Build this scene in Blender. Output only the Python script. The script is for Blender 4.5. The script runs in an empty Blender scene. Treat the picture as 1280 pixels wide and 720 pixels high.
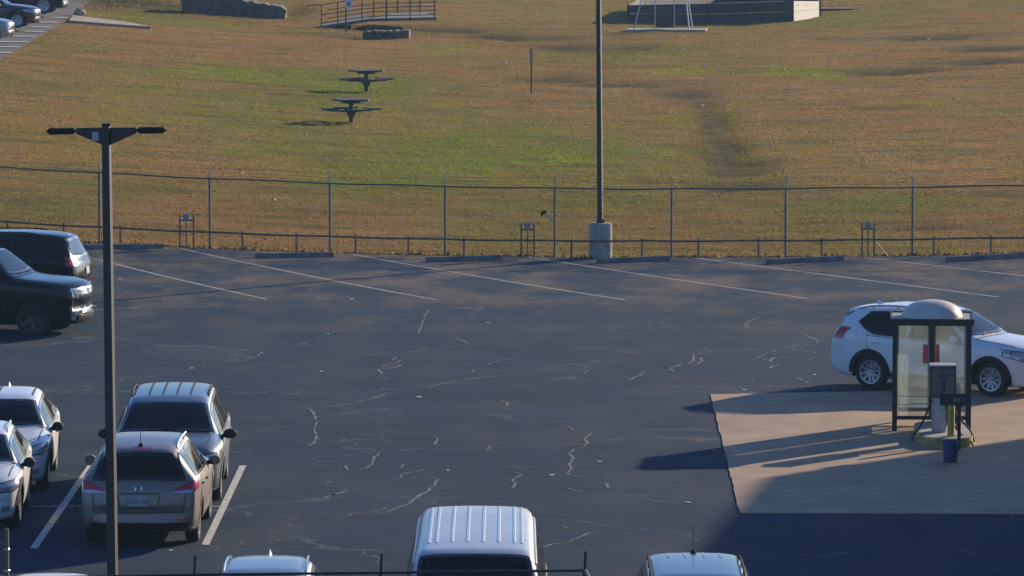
import bpy, bmesh, math, random
import numpy as np
from mathutils import Vector, Matrix
from mathutils.bvhtree import BVHTree

random.seed(7); rng = np.random.default_rng(11)
R = math.radians
scene = bpy.context.scene
C = scene.collection

# ------------------------------------------------------------------ camera
F = 7200.0; W0, H0 = 1280.0, 720.0
PITCH = math.atan(650.0 / F)
HC = math.cos(PITCH) / 0.0794
cam = bpy.data.cameras.new('camera'); co = bpy.data.objects.new('camera', cam); C.objects.link(co)
co.location = (0, 0, HC); co.rotation_euler = (math.pi/2 - PITCH, 0, 0)
cam.sensor_width = 36; cam.lens = F / W0 * 36; cam.clip_end = 6000; cam.clip_start = 1
scene.camera = co

def sstep(a, b, v):
    t = np.clip((np.asarray(v, float) - a) / (b - a), 0, 1); return t*t*(3-2*t)
def hz(x, y):
    """height of the ground"""
    x = np.asarray(x, float); y = np.asarray(y, float)
    l = np.clip(3.3 - x, 0, 30); r = np.clip(x - 3.3, 0, 30)
    rise = .0019*l*l + .0010*r*r
    return rise * sstep(122, 150, y)
def G(px, py, up=0.0):
    """ground point seen at a photo pixel (measuring aid; returns world metres)"""
    u = (px - W0/2)/F; v = (py - H0/2)/F
    cp, sp = math.cos(PITCH), math.sin(PITCH)
    d = np.array([u, cp - v*sp, -sp - v*cp])
    z = up
    for _ in range(12):
        t = (HC - z)/(-d[2]); p = d*t
        z = float(hz(p[0], p[1])) + up
    return Vector((p[0], p[1], z))

# ------------------------------------------------------------------ materials
MATS = {}
def principled(name, col, rough=.6, metal=0., coat=0., noise=0., nscale=6., bump=0., bscale=40., spec=.5, col2=None, stretch=None, trans=0.):
    m = bpy.data.materials.new(name); m.use_nodes = True
    nt = m.node_tree; b = nt.nodes['Principled BSDF']
    b.inputs['Base Color'].default_value = (*col, 1); b.inputs['Roughness'].default_value = rough
    b.inputs['Metallic'].default_value = metal; b.inputs['Coat Weight'].default_value = coat
    b.inputs['Coat Roughness'].default_value = .06
    b.inputs['Specular IOR Level'].default_value = spec
    if noise or col2 or bump:
        tc = nt.nodes.new('ShaderNodeTexCoord'); mp = nt.nodes.new('ShaderNodeMapping')
        nt.links.new(tc.outputs['Object'], mp.inputs['Vector'])
        if stretch: mp.inputs['Scale'].default_value = stretch
    if noise or col2:
        n = nt.nodes.new('ShaderNodeTexNoise'); n.inputs['Scale'].default_value = nscale; n.inputs['Detail'].default_value = 6
        nt.links.new(mp.outputs['Vector'], n.inputs['Vector'])
        r = nt.nodes.new('ShaderNodeValToRGB'); r.color_ramp.elements[0].position = .35; r.color_ramp.elements[1].position = .68
        a = tuple(c*(1-noise) for c in col); bb = col2 if col2 else tuple(min(1, c*(1+noise)) for c in col)
        r.color_ramp.elements[0].color = (*a, 1); r.color_ramp.elements[1].color = (*bb, 1)
        nt.links.new(n.outputs['Fac'], r.inputs['Fac']); nt.links.new(r.outputs['Color'], b.inputs['Base Color'])
    if bump:
        n2 = nt.nodes.new('ShaderNodeTexNoise'); n2.inputs['Scale'].default_value = bscale; n2.inputs['Detail'].default_value = 4
        nt.links.new(mp.outputs['Vector'], n2.inputs['Vector'])
        bp = nt.nodes.new('ShaderNodeBump'); bp.inputs['Strength'].default_value = bump; bp.inputs['Distance'].default_value = .02
        nt.links.new(n2.outputs['Fac'], bp.inputs['Height']); nt.links.new(bp.outputs['Normal'], b.inputs['Normal'])
    MATS[name] = m
    return m
def car_paint(name, col, metal=.0, rough=.35, dirt=.06, coat=.4, spec=.5):
    """paint outside, dark lining on the inside of the shell"""
    m = principled(name, col, rough, metal, coat=coat, spec=spec, noise=dirt, nscale=2.5)
    nt = m.node_tree; b = nt.nodes['Principled BSDF']; out = nt.nodes['Material Output']
    g = nt.nodes.new('ShaderNodeNewGeometry'); d = nt.nodes.new('ShaderNodeBsdfDiffuse'); d.inputs['Color'].default_value = (.03, .03, .032, 1)
    mx = nt.nodes.new('ShaderNodeMixShader')
    nt.links.new(g.outputs['Backfacing'], mx.inputs['Fac']); nt.links.new(b.outputs[0], mx.inputs[1]); nt.links.new(d.outputs[0], mx.inputs[2])
    nt.links.new(mx.outputs[0], out.inputs['Surface'])
    return m
def glass_mat(name, tint, dust=0.):
    m = bpy.data.materials.new(name); m.use_nodes = True; nt = m.node_tree; nt.nodes.clear()
    out = nt.nodes.new('ShaderNodeOutputMaterial'); t = nt.nodes.new('ShaderNodeBsdfTransparent'); t.inputs['Color'].default_value = (*tint, 1)
    gl = nt.nodes.new('ShaderNodeBsdfGlossy'); gl.inputs['Roughness'].default_value = .03
    fr = nt.nodes.new('ShaderNodeFresnel'); fr.inputs['IOR'].default_value = 1.5
    mx = nt.nodes.new('ShaderNodeMixShader')
    nt.links.new(fr.outputs[0], mx.inputs['Fac']); nt.links.new(t.outputs[0], mx.inputs[1]); nt.links.new(gl.outputs[0], mx.inputs[2])
    if dust:
        tr = nt.nodes.new('ShaderNodeBsdfTranslucent'); tr.inputs['Color'].default_value = (.75, .80, .74, 1); df = nt.nodes.new('ShaderNodeBsdfDiffuse'); df.inputs['Color'].default_value = (.6, .64, .6, 1)
        m1 = nt.nodes.new('ShaderNodeMixShader'); m1.inputs[0].default_value = .5; nt.links.new(tr.outputs[0], m1.inputs[1]); nt.links.new(df.outputs[0], m1.inputs[2])
        tc = nt.nodes.new('ShaderNodeTexCoord'); nz = nt.nodes.new('ShaderNodeTexNoise'); nz.inputs['Scale'].default_value = 2.2; nz.inputs['Detail'].default_value = 5; nt.links.new(tc.outputs['Object'], nz.inputs['Vector'])
        mr = nt.nodes.new('ShaderNodeMapRange'); mr.inputs['From Min'].default_value = .3; mr.inputs['From Max'].default_value = .7; mr.inputs['To Min'].default_value = dust*.5; mr.inputs['To Max'].default_value = dust*1.5; nt.links.new(nz.outputs['Fac'], mr.inputs['Value'])
        m2 = nt.nodes.new('ShaderNodeMixShader'); nt.links.new(mr.outputs[0], m2.inputs[0]); nt.links.new(mx.outputs[0], m2.inputs[1]); nt.links.new(m1.outputs[0], m2.inputs[2]); mx = m2
    nt.links.new(mx.outputs[0], out.inputs['Surface']); MATS[name] = m
    return m

M = {}
M['black_metal'] = principled('dark_bronze_metal', (.030, .025, .022), .5, .0, noise=.2)
M['galv'] = principled('weathered_steel_pipe', (.085, .095, .08), .7, .1, noise=.25, nscale=3)
M['galv_arm'] = principled('sunlit_steel_arm', (.62, .42, .32), .6, .0, noise=.3, nscale=20)  # pinkish sunlight on the arms is put into this base colour
M['post'] = principled('galvanised_post', (.15, .165, .135), .7, .1, noise=.2, nscale=3)
M['wire'] = principled('chain_link_wire', (.09, .09, .08), .7, .1)
M['concrete'] = principled('aged_concrete', (.36, .33, .28), .9, noise=.25, nscale=5, bump=.4)
M['stop'] = principled('wheel_stop_concrete', (.17, .165, .155), .9, noise=.3, nscale=5, bump=.4)
M['stone'] = principled('ledge_stone', (.13, .105, .08), .95, noise=.4, nscale=3, bump=.8, bscale=9)
M['paint_white'] = principled('worn_line_paint', (.55, .52, .46), .8, noise=.3, nscale=9, col2=(.62, .6, .54))
M['paint_worn'] = principled('faded_line_paint', (.34, .32, .28), .8, noise=.35, nscale=5, col2=(.42, .4, .35))
M['crack'] = principled('sand_filled_crack', (.115, .12, .125), .95, noise=.35, nscale=8)
M['tire'] = principled('tyre_rubber', (.018, .018, .019), .85, noise=.2)
M['rim'] = principled('alloy_rim', (.45, .46, .47), .35, .75)
M['rim_dark'] = principled('dark_rim', (.06, .06, .065), .4, .7)
M['trim'] = principled('black_plastic_trim', (.022, .022, .024), .7, spec=.12)
M['trim_gloss'] = principled('gloss_black_trim', (.012, .012, .014), .2, coat=.5)
M['chrome'] = principled('chrome', (.75, .75, .76), .12, 1.)
M['silver'] = principled('satin_silver_trim', (.5, .5, .5), .3, .9)
M['cabin'] = principled('dark_upholstery', (.07, .07, .07), .9)
M['cabin_tan'] = principled('grey_upholstery', (.12, .11, .10), .9)
M['tail'] = principled('red_lamp_lens', (.48, .014, .016), .15, coat=1.)
M['clear'] = principled('clear_lamp_lens', (.42, .43, .45), .12, .4, coat=1.)
M['amber'] = principled('amber_marker_lens', (.5, .12, .03), .25, coat=1.)
M['plate'] = principled('licence_plate_white', (.34, .37, .38), .5)
M['plate_ink'] = principled('licence_plate_ink', (.03, .07, .12), .6)
M['glass'] = glass_mat('tinted_car_glass', (.58, .63, .62))
M['glass_dark'] = glass_mat('privacy_car_glass', (.05, .06, .06))
M['clear_glass'] = glass_mat('shelter_glass', (.965, .985, .97), .11)
M['seam'] = principled('panel_gap', (.01, .01, .01), .8)

# ------------------------------------------------------------------ object helpers
def link(name, bm, mat, parent=None, smooth=False, sharp=35):
    bmesh.ops.recalc_face_normals(bm, faces=bm.faces) if smooth != 'keep' else None
    me = bpy.data.meshes.new(name); bm.to_mesh(me); bm.free()
    o = bpy.data.objects.new(name, me); C.objects.link(o)
    for m in (mat if isinstance(mat, (list, tuple)) else [mat]): me.materials.append(m)
    if parent is not None: o.parent = parent
    if smooth:
        me.polygons.foreach_set('use_smooth', [True]*len(me.polygons))
        try: me.set_sharp_from_angle(angle=R(sharp))
        except Exception: pass
    return o
def tag(o, label=None, cat=None, group=None, kind=None):
    if label: o['label'] = label
    if cat: o['category'] = cat
    if group: o['group'] = group
    if kind: o['kind'] = kind
    return o
def thing(name, loc, label, cat, rz=0, group=None):
    o = bpy.data.objects.new(name, None); C.objects.link(o); o.location = loc; o.rotation_euler = (0, 0, rz)
    o.empty_display_size = .3
    return tag(o, label, cat, group)
def structure(name, bm, mat): 
    return tag(link(name, bm, mat), kind='structure')
def box(bm, x0, x1, y0, y1, z0, z1, bevel=0.):
    r = bmesh.ops.create_cube(bm, size=1); vs = r['verts']
    for v in vs: v.co = Vector((x0+(v.co.x+.5)*(x1-x0), y0+(v.co.y+.5)*(y1-y0), z0+(v.co.z+.5)*(z1-z0)))
    if bevel:
        es = list({e for v in vs for e in v.link_edges})
        bmesh.ops.bevel(bm, geom=es, offset=bevel, segments=2, affect='EDGES')
    return vs
def tube(bm, pts, r, seg=8, r2=None, caps=True):
    pts = [Vector(p) for p in pts]; rings = []
    n = len(pts)
    for i, p in enumerate(pts):
        d = (pts[min(i+1, n-1)] - pts[max(i-1, 0)]).normalized()
        a = Vector((0, 0, 1)) if abs(d.z) < .9 else Vector((1, 0, 0))
        u = d.cross(a).normalized(); w = d.cross(u)
        rr = r if r2 is None else r + (r2-r)*i/(n-1)
        rings.append([bm.verts.new(p + (u*math.cos(t)+w*math.sin(t))*rr) for t in [2*math.pi*k/seg for k in range(seg)]])
    for a, b in zip(rings, rings[1:]):
        for k in range(seg): bm.faces.new((a[k], a[(k+1) % seg], b[(k+1) % seg], b[k]))
    if caps and seg > 2:
        bm.faces.new(rings[0][::-1]); bm.faces.new(rings[-1])
def lathe(bm, prof, seg=24, axis='z', c=(0, 0, 0)):
    c = Vector(c); rings = []
    for r, h in prof:
        ring = []
        for k in range(seg):
            t = 2*math.pi*k/seg
            p = {'z': (r*math.cos(t), r*math.sin(t), h), 'y': (r*math.cos(t), h, r*math.sin(t)), 'x': (h, r*math.cos(t), r*math.sin(t))}[axis]
            ring.append(bm.verts.new(c + Vector(p)))
        rings.append(ring)
    for a, b in zip(rings, rings[1:]):
        for k in range(seg): bm.faces.new((a[k], a[(k+1) % seg], b[(k+1) % seg], b[k]))
    return rings
def prism(bm, poly, z0, z1):
    a = [bm.verts.new((x, y, z0)) for x, y in poly]; b = [bm.verts.new((x, y, z1)) for x, y in poly]
    n = len(poly)
    bm.faces.new(a[::-1]); bm.faces.new(b)
    for i in range(n): bm.faces.new((a[i], a[(i+1) % n], b[(i+1) % n], b[i]))
def B(): return bmesh.new()
def copy_tree(o, parent=None):
    c = o.copy(); C.objects.link(c)
    if parent is not None: c.parent = parent
    for ch in list(o.children): copy_tree(ch, c)
    return c
def text_mesh(name, s, size, mat, parent, loc, rot, ext=.002):
    cu = bpy.data.curves.new(name, 'FONT'); cu.body = s; cu.size = size; cu.align_x = 'CENTER'; cu.align_y = 'CENTER'; cu.extrude = ext
    t = bpy.data.objects.new(name, cu); C.objects.link(t)
    dg = bpy.context.evaluated_depsgraph_get()
    me = bpy.data.meshes.new_from_object(t.evaluated_get(dg)); bpy.data.objects.remove(t)
    o = bpy.data.objects.new(name, me); C.objects.link(o); me.materials.clear(); me.materials.append(mat)
    o.parent = parent; o.location = loc; o.rotation_euler = rot
    return o

# ------------------------------------------------------------------ ground
def vnoise(x, y, seed=0):
    """value noise on arrays"""
    xi = np.floor(x).astype(np.int64); yi = np.floor(y).astype(np.int64); xf = x-xi; yf = y-yi
    def h(a, b):
        n = (a*374761393 + b*668265263 + seed*1442695041) & 0x7fffffff
        n = ((n ^ (n >> 13))*1274126177) & 0x7fffffff
        return ((n ^ (n >> 16)) & 0xffff)/65535.
    u = xf*xf*(3-2*xf); v = yf*yf*(3-2*yf)
    return (h(xi, yi)*(1-u)+h(xi+1, yi)*u)*(1-v)+(h(xi, yi+1)*(1-u)+h(xi+1, yi+1)*u)*v
def fbm(x, y, seed=0, o=4):
    s = 0; a = .5
    for k in range(o):
        s = s + a*vnoise(x*2**k, y*2**k, seed+k); a *= .5
    return s/(1-.5**o)

# patches of the field: (px, py, rx px, ry px, kind, strength)
PATCH = [
 (908, 190, 34, 30, 'dirt', .9), (888, 145, 24, 26, 'dirt', .8), (925, 232, 60, 8, 'dirt', .8), (862, 118, 36, 8, 'dirt', .8), (945, 205, 40, 8, 'dirt', .8),
 (560, 37, 60, 4, 'dirt', 1.), (640, 46, 90, 4, 'dirt', 1.), (720, 58, 70, 4, 'dirt', 1.), (700, 98, 70, 4, 'dirt', .9), (780, 104, 70, 4, 'dirt', .9), (850, 116, 40, 6, 'dirt', .9), (1120, 88, 80, 4, 'dirt', 1.), (1230, 76, 70, 3.5, 'dirt', 1.), (1240, 60, 70, 3, 'dirt', .9), (1170, 46, 110, 3, 'dirt', .9), (440, 46, 60, 3, 'dirt', .6),
 (560, 195, 330, 48, 'green', .62), (480, 120, 260, 30, 'green', .45), (760, 190, 120, 40, 'green', .5), (340, 150, 180, 26, 'green', .4),
 (907, 195, 24, 24, 'dirt', 1.), (893, 150, 14, 26, 'dirt', .9), (925, 214, 34, 6, 'dirt', 1.), (870, 128, 30, 5, 'dirt', .7),
 (640, 200, 170, 14, 'green', .7), (700, 198, 60, 6, 'lush', .9), (560, 225, 260, 14, 'green', .4), (330, 95, 200, 16, 'green', .55), (300, 90, 90, 8, 'lush', .35),
 (560, 60, 40, 8, 'lush', .5), (545, 68, 60, 12, 'green', .4), (800, 70, 120, 12, 'green', .5), (850, 88, 60, 6, 'lush', .5),
 (1010, 92, 60, 9, 'lush', .7), (1060, 90, 120, 9, 'green', .5), (1150, 128, 50, 5, 'lush', .4), (1110, 258, 180, 14, 'green', .5), (850, 150, 60, 20, 'green', .4), (890, 140, 30, 12, 'lush', .4),
 (470, 150, 160, 20, 'green', .4), (230, 235, 160, 22, 'green', .35), (60, 260, 100, 18, 'green', .3), (780, 170, 60, 16, 'green', .45), (980, 20, 260, 12, 'green', .5),
 (760, 250, 110, 20, 'green', .35), (420, 215, 120, 18, 'green', .3), (190, 110, 90, 12, 'green', .3), (170, 6, 90, 12, 'ditch', 1.), (90, 8, 40, 6, 'ditch', .6), (380, 14, 22, 9, 'ditch', .8), (240, 28, 120, 6, 'green', .7),
 (905, 190, 32, 16, 'dirt', .8), (885, 140, 18, 20, 'dirt', .55), (890, 165, 22, 14, 'dirt', .6), (940, 212, 40, 5, 'dirt', .8), (915, 230, 50, 6, 'dirt', .6),
 (640, 47, 70, 3, 'dirt', .8), (700, 58, 60, 3, 'dirt', .8), (760, 64, 40, 3, 'dirt', .6), (580, 38, 40, 3, 'dirt', .6), (700, 97, 40, 5, 'dirt', .6), (760, 102, 50, 4, 'dirt', .5), (820, 108, 40, 4, 'dirt', .4), (850, 124, 26, 6, 'dirt', .4),
 (1120, 90, 70, 4, 'dirt', .7), (1220, 78, 50, 4, 'dirt', .6), (1240, 62, 60, 3, 'dirt', .6), (1180, 48, 90, 2.5, 'dirt', .6), (1090, 135, 60, 4, 'dirt', .4), (40, 105, 60, 10, 'dirt', .3),
 (1150, 285, 60, 4, 'dirt', .6), (500, 38, 60, 4, 'dirt', .4),
 (100, 300, 60, 5, 'tan', .5), (400, 290, 400, 8, 'tan', .35), (1050, 60, 260, 16, 'tan', .4), (1100, 190, 200, 30, 'tan', .5), (1000, 115, 200, 10, 'tan', .5), (180, 130, 200, 10, 'tan', .35), (640, 12, 120, 10, 'tan', .5),
]
PW = []
for px, py, rx, ry, kind, st in PATCH:
    a = G(px-rx, py); b = G(px+rx, py); c = G(px, py-ry); d = G(px, py+ry); m = G(px, py)
    PW.append((m.x, (c.y+d.y)/2, (b.x-a.x)/2, (c.y-d.y)/2, kind, st))
def field_attr(x, y):
    out = {k: np.zeros_like(x) for k in ('green', 'lush', 'dirt', 'ditch', 'tan')}
    wx = (fbm(x*.35, y*.12, 3)-.5); wy = (fbm(x*.35, y*.12, 9)-.5)
    for mx, my, rx, ry, kind, st in PW:
        d = ((x-mx)/rx + wx*1.3)**2 + ((y-my)/ry + wy*1.3)**2
        out[kind] = np.maximum(out[kind], st*np.exp(-d*1.1))
    n = fbm(x*.22, y*.07, 21); out['green'] = np.clip(out['green']*1.4 + (n-.44)*1.3, 0, 1)
    n = fbm(x*.5, y*.12, 33); out['dirt'] = np.clip(out['dirt'] + np.clip(n-.64, 0, 1)*1.2, 0, 1)
    n = fbm(x*.3, y*.1, 43); out['tan'] = np.clip(out['tan'] + (n-.5)*.9, 0, 1)
    return out
def micro(x, y):
    a = field_attr(x, y)
    return (fbm(x*.9, y*.6, 5)-.5)*.10*sstep(149, 153, y) - a['dirt']*.17*sstep(149, 156, y)

def grid_mesh(name, xs, ys, zf, mat, attr=True):
    X, Y = np.meshgrid(xs, ys); nx, ny = len(xs), len(ys)
    Z = zf(X, Y)
    co_ = np.stack([X, Y, Z], -1).reshape(-1, 3)
    i = np.arange(nx*ny).reshape(ny, nx)
    q = np.stack([i[:-1, :-1], i[:-1, 1:], i[1:, 1:], i[1:, :-1]], -1).reshape(-1, 4)
    me = bpy.data.meshes.new(name); me.vertices.add(len(co_)); me.vertices.foreach_set('co', co_.ravel())
    me.loops.add(q.size); me.loops.foreach_set('vertex_index', q.ravel().astype(np.int32))
    me.polygons.add(len(q)); me.polygons.foreach_set('loop_start', np.arange(0, q.size, 4, dtype=np.int32)); me.polygons.foreach_set('loop_total', np.full(len(q), 4, dtype=np.int32))
    me.polygons.foreach_set('use_smooth', np.ones(len(q), bool))
    me.update(calc_edges=True)
    if attr:
        for k, v in field_attr(co_[:, 0], co_[:, 1]).items():
            a = me.attributes.new(k, 'FLOAT', 'POINT'); a.data.foreach_set('value', v.astype(np.float32))
    me.materials.append(mat)
    o = bpy.data.objects.new(name, me); C.objects.link(o); return o

def field_material(name, gain=1., trans=False):
    m = bpy.data.materials.new(name); m.use_nodes = True; nt = m.node_tree; b = nt.nodes['Principled BSDF']
    N = nt.nodes.new; L = nt.links.new
    geo = N('ShaderNodeNewGeometry')
    def noise(scale, vec=None, st=None, detail=5):
        n = N('ShaderNodeTexNoise'); n.inputs['Scale'].default_value = scale; n.inputs['Detail'].default_value = detail
        mp = N('ShaderNodeMapping'); mp.inputs['Scale'].default_value = st or (1, 1, 1)
        L(geo.outputs['Position'], mp.inputs['Vector']); L(mp.outputs['Vector'], n.inputs['Vector']); return n.outputs['Fac']
    def attr(k):
        a = N('ShaderNodeAttribute'); a.attribute_name = k; return a.outputs['Fac']
    def ramp(f, lo, hi):
        r = N('ShaderNodeMapRange'); r.inputs['From Min'].default_value = lo; r.inputs['From Max'].default_value = hi; L(f, r.inputs['Value']); return r.outputs['Result']
    def mul(a, bb):
        mm = N('ShaderNodeMath'); mm.operation = 'MULTIPLY'; L(a, mm.inputs[0])
        if isinstance(bb, float): mm.inputs[1].default_value = bb
        else: L(bb, mm.inputs[1])
        return mm.outputs[0]
    def mix(f, a, bb):
        x = N('ShaderNodeMix'); x.data_type = 'RGBA'; L(f, x.inputs[0])
        for v, s in ((a, x.inputs[6]), (bb, x.inputs[7])):
            if isinstance(v, tuple): s.default_value = (*[c*gain for c in v], 1)
            else: L(v, s)
        return x.outputs[2]
    fine = noise(5.5, st=(1, .45, 1)); med = noise(1.1, st=(1, .35, 1)); tiny = noise(22, detail=3)
    c = mix(ramp(fine, .3, .7), (.235, .132, .040), (.285, .168, .056))
    c = mix(mul(attr('tan'), .85), c, (.325, .196, .090))
    c = mix(mul(attr('green'), ramp(med, .0, .42)), c, (.152, .172, .016))
    c = mix(mul(attr('lush'), ramp(fine, .1, .5)), c, (.20, .26, .020))
    c = mix(mul(attr('dirt'), ramp(med, .0, .35)), c, (.040, .032, .012))
    c = mix(attr('ditch'), c, (.045, .050, .022))
    mo = noise(.55, st=(.45, 1.3, 1), detail=7); mo2 = noise(1.6, st=(.35, .8, 1), detail=5)
    c = mix(ramp(mo, .46, .70), c, (.14, .11, .03)); c = mix(mul(ramp(mo2, .52, .72), .5), c, (.31, .205, .09))
    sp = ramp(tiny, .3, .75)
    c2 = mix(sp, (.55/gain, .55/gain, .5/gain), (1.5/gain, 1.5/gain, 1.4/gain))
    x = N('ShaderNodeMix'); x.data_type = 'RGBA'; x.blend_type = 'MULTIPLY'; x.inputs[0].default_value = .7
    L(c, x.inputs[6]); L(c2, x.inputs[7])
    L(x.outputs[2], b.inputs['Base Color']); b.inputs['Roughness'].default_value = .9; b.inputs['Specular IOR Level'].default_value = .03
    if trans:
        t = N('ShaderNodeBsdfTranslucent'); L(x.outputs[2], t.inputs['Color']); ms = N('ShaderNodeMixShader'); ms.inputs[0].default_value = .6
        L(b.outputs[0], ms.inputs[1]); L(t.outputs[0], ms.inputs[2]); L(ms.outputs[0], nt.nodes['Material Output'].inputs['Surface'])
    else:
        bp = N('ShaderNodeBump'); bp.inputs['Strength'].default_value = .8; bp.inputs['Distance'].default_value = .06
        L(fine, bp.inputs['Height']); L(bp.outputs['Normal'], b.inputs['Normal'])
    return m
MF = field_material('dry_winter_turf')
YF = G(693, 321).y                                  # the fence line
xs = np.concatenate([np.linspace(-2500, -64, 14), np.arange(-60, 50.1, .5), np.linspace(60, 2500, 14)])
ys = np.concatenate([np.linspace(-300, 100, 8), np.arange(110, 330.1, .5), np.linspace(340, 500, 12), np.linspace(600, 4000, 10)])
tag(grid_mesh('field', xs, ys, lambda x, y: hz(x, y) + micro(x, y) - .02, MF), kind='structure')

# grass tufts
MT = field_material('dry_grass_tuft', 1.35, True)
n = 260000
gy = YF - .1 + (rng.random(n)**1.0)*165
gx = (rng.random(n)*2-1)*(gy*.093+1.)
at = field_attr(gx, gy)
keep = rng.random(n) > at['dirt']*.35
gx, gy = gx[keep], gy[keep]; at = {k: v[keep] for k, v in at.items()}; n = len(gx)
edge = np.exp(-((gy-YF-.1)/.5)**2)
hgt = (.014 + .026*rng.random(n))*(1+.8*at['lush']+1.6*at['ditch'] + 1.0*edge); wid = .03+.06*rng.random(n)
gz = hz(gx, gy) + micro(gx, gy) - .03
nt_ = 3; V = np.zeros((n, nt_, 3, 3)); 
for k in range(nt_):
    th = rng.random(n)*math.pi; ox = (rng.random(n)-.5)*.1; oy = (rng.random(n)-.5)*.1
    dx, dy = np.cos(th)*wid/2, np.sin(th)*wid/2
    V[:, k, 0] = np.stack([gx+ox-dx, gy+oy-dy, gz], -1); V[:, k, 1] = np.stack([gx+ox+dx, gy+oy+dy, gz], -1)
    V[:, k, 2] = np.stack([gx+ox+(rng.random(n)-.5)*.09, gy+oy+(rng.random(n)-.5)*.09, gz+.01+hgt*(.6+.6*rng.random(n))], -1)
V = V.reshape(-1, 3); me = bpy.data.meshes.new('grass'); me.vertices.add(len(V)); me.vertices.foreach_set('co', V.ravel())
me.loops.add(len(V)); me.loops.foreach_set('vertex_index', np.arange(len(V), dtype=np.int32))
me.polygons.add(len(V)//3); me.polygons.foreach_set('loop_start', np.arange(0, len(V), 3, dtype=np.int32)); me.polygons.foreach_set('loop_total', np.full(len(V)//3, 3, dtype=np.int32))
me.update(calc_edges=True)
for k, v in at.items():
    a = me.attributes.new(k, 'FLOAT', 'POINT'); a.data.foreach_set('value', np.repeat(v, 9).astype(np.float32))
me.materials.append(MT); go = bpy.data.objects.new('grass', me); C.objects.link(go)
tag(go, 'short dry winter grass covering the field beyond the fence', 'grass', kind='stuff')

# asphalt
def asphalt_material():
    m = bpy.data.materials.new('worn_asphalt'); m.use_nodes = True; nt = m.node_tree; b = nt.nodes['Principled BSDF']; N = nt.nodes.new; L = nt.links.new
    geo = N('ShaderNodeNewGeometry')
    def noise(scale, st=(1, 1, 1), detail=6, w=0.):
        n = N('ShaderNodeTexNoise'); n.inputs['Scale'].default_value = scale; n.inputs['Detail'].default_value = detail; n.inputs['Roughness'].default_value = .6
        mp = N('ShaderNodeMapping'); mp.inputs['Scale'].default_value = st; mp.inputs['Location'].default_value = (w, w*.7, 0)
        L(geo.outputs['Position'], mp.inputs['Vector']); L(mp.outputs['Vector'], n.inputs['Vector']); return n.outputs['Fac']
    def rng_(f, lo, hi, a=0., c=1.):
        r = N('ShaderNodeMapRange'); r.inputs['From Min'].default_value = lo; r.inputs['From Max'].default_value = hi; r.inputs['To Min'].default_value = a; r.inputs['To Max'].default_value = c
        L(f, r.inputs['Value']); return r.outputs['Result']
    def mul(a, bb):
        mm = N('ShaderNodeMath'); mm.operation = 'MULTIPLY'; L(a, mm.inputs[0]); L(bb, mm.inputs[1]); return mm.outputs[0]
    def mix(f, a, bb):
        x = N('ShaderNodeMix'); x.data_type = 'RGBA'; L(f, x.inputs[0])
        for v, s in ((a, x.inputs[6]), (bb, x.inputs[7])):
            if isinstance(v, tuple): s.default_value = (*v, 1)
            else: L(v, s)
        return x.outputs[2]
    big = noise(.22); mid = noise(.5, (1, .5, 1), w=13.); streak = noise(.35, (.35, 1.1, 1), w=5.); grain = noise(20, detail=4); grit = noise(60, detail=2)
    c = mix(rng_(big, .35, .65), (.0095, .0305, .061), (.0155, .042, .079))  # blue cast of the veiling flare is mixed into the asphalt's base tones
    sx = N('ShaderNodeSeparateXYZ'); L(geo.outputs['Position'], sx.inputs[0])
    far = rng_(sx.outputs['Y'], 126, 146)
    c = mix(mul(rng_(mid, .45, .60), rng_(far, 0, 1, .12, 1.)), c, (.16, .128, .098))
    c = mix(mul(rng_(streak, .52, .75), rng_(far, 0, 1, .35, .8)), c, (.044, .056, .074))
    # long hairline cracks and old tyre scrubs
    vo = N('ShaderNodeTexVoronoi'); vo.feature = 'DISTANCE_TO_EDGE'; vo.inputs['Scale'].default_value = .16
    wn = N('ShaderNodeTexNoise'); wn.inputs['Scale'].default_value = .9; wn.inputs['Detail'].default_value = 6; L(geo.outputs['Position'], wn.inputs['Vector'])
    va = N('ShaderNodeVectorMath'); va.operation = 'MULTIPLY_ADD'; va.inputs[1].default_value = (2.6, 2.6, 0); L(wn.outputs['Color'], va.inputs[0]); L(geo.outputs['Position'], va.inputs[2]); L(va.outputs[0], vo.inputs['Vector'])
    ln = rng_(vo.outputs['Distance'], .0, .009, 1., 0.)
    c = mix(mul(ln, rng_(noise(.3, w=41.), .40, .58)), c, (.11, .118, .125))
    wv = N('ShaderNodeTexWave'); wv.wave_type = 'RINGS'; wv.inputs['Scale'].default_value = .09; wv.inputs['Distortion'].default_value = 5.; wv.inputs['Detail'].default_value = 3; wv.inputs['Detail Scale'].default_value = .4
    L(geo.outputs['Position'], wv.inputs['Vector'])
    c = mix(mul(rng_(wv.outputs['Fac'], .86, 1., 0., .5), rng_(noise(.2, w=23.), .4, .65)), c, (.011, .018, .032))
    c = mix(mul(rng_(noise(.8, w=77.), .60, .74), rng_(noise(2.5, w=8.), .3, .6, 0., .7)), c, (.011, .017, .028))
    g = mix(rng_(grain, .3, .7), (.66, .68, .72), (1.36, 1.33, 1.26))
    x = N('ShaderNodeMix'); x.data_type = 'RGBA'; x.blend_type = 'MULTIPLY'; x.inputs[0].default_value = .9; L(c, x.inputs[6]); L(g, x.inputs[7])
    L(x.outputs[2], b.inputs['Base Color']); b.inputs['Roughness'].default_value = .95; b.inputs['Specular IOR Level'].default_value = .08
    bp = N('ShaderNodeBump'); bp.inputs['Strength'].default_value = .5; bp.inputs['Distance'].default_value = .01
    L(grit, bp.inputs['Height']); L(bp.outputs['Normal'], b.inputs['Normal'])
    return m
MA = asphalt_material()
lx = np.concatenate([np.linspace(-120, -62, 6), np.arange(-60, 45.1, .5), np.linspace(50, 120, 8)])
ly = np.concatenate([np.linspace(20, 100, 9), np.arange(110, YF-1, .5), [YF-.35]])
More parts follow.
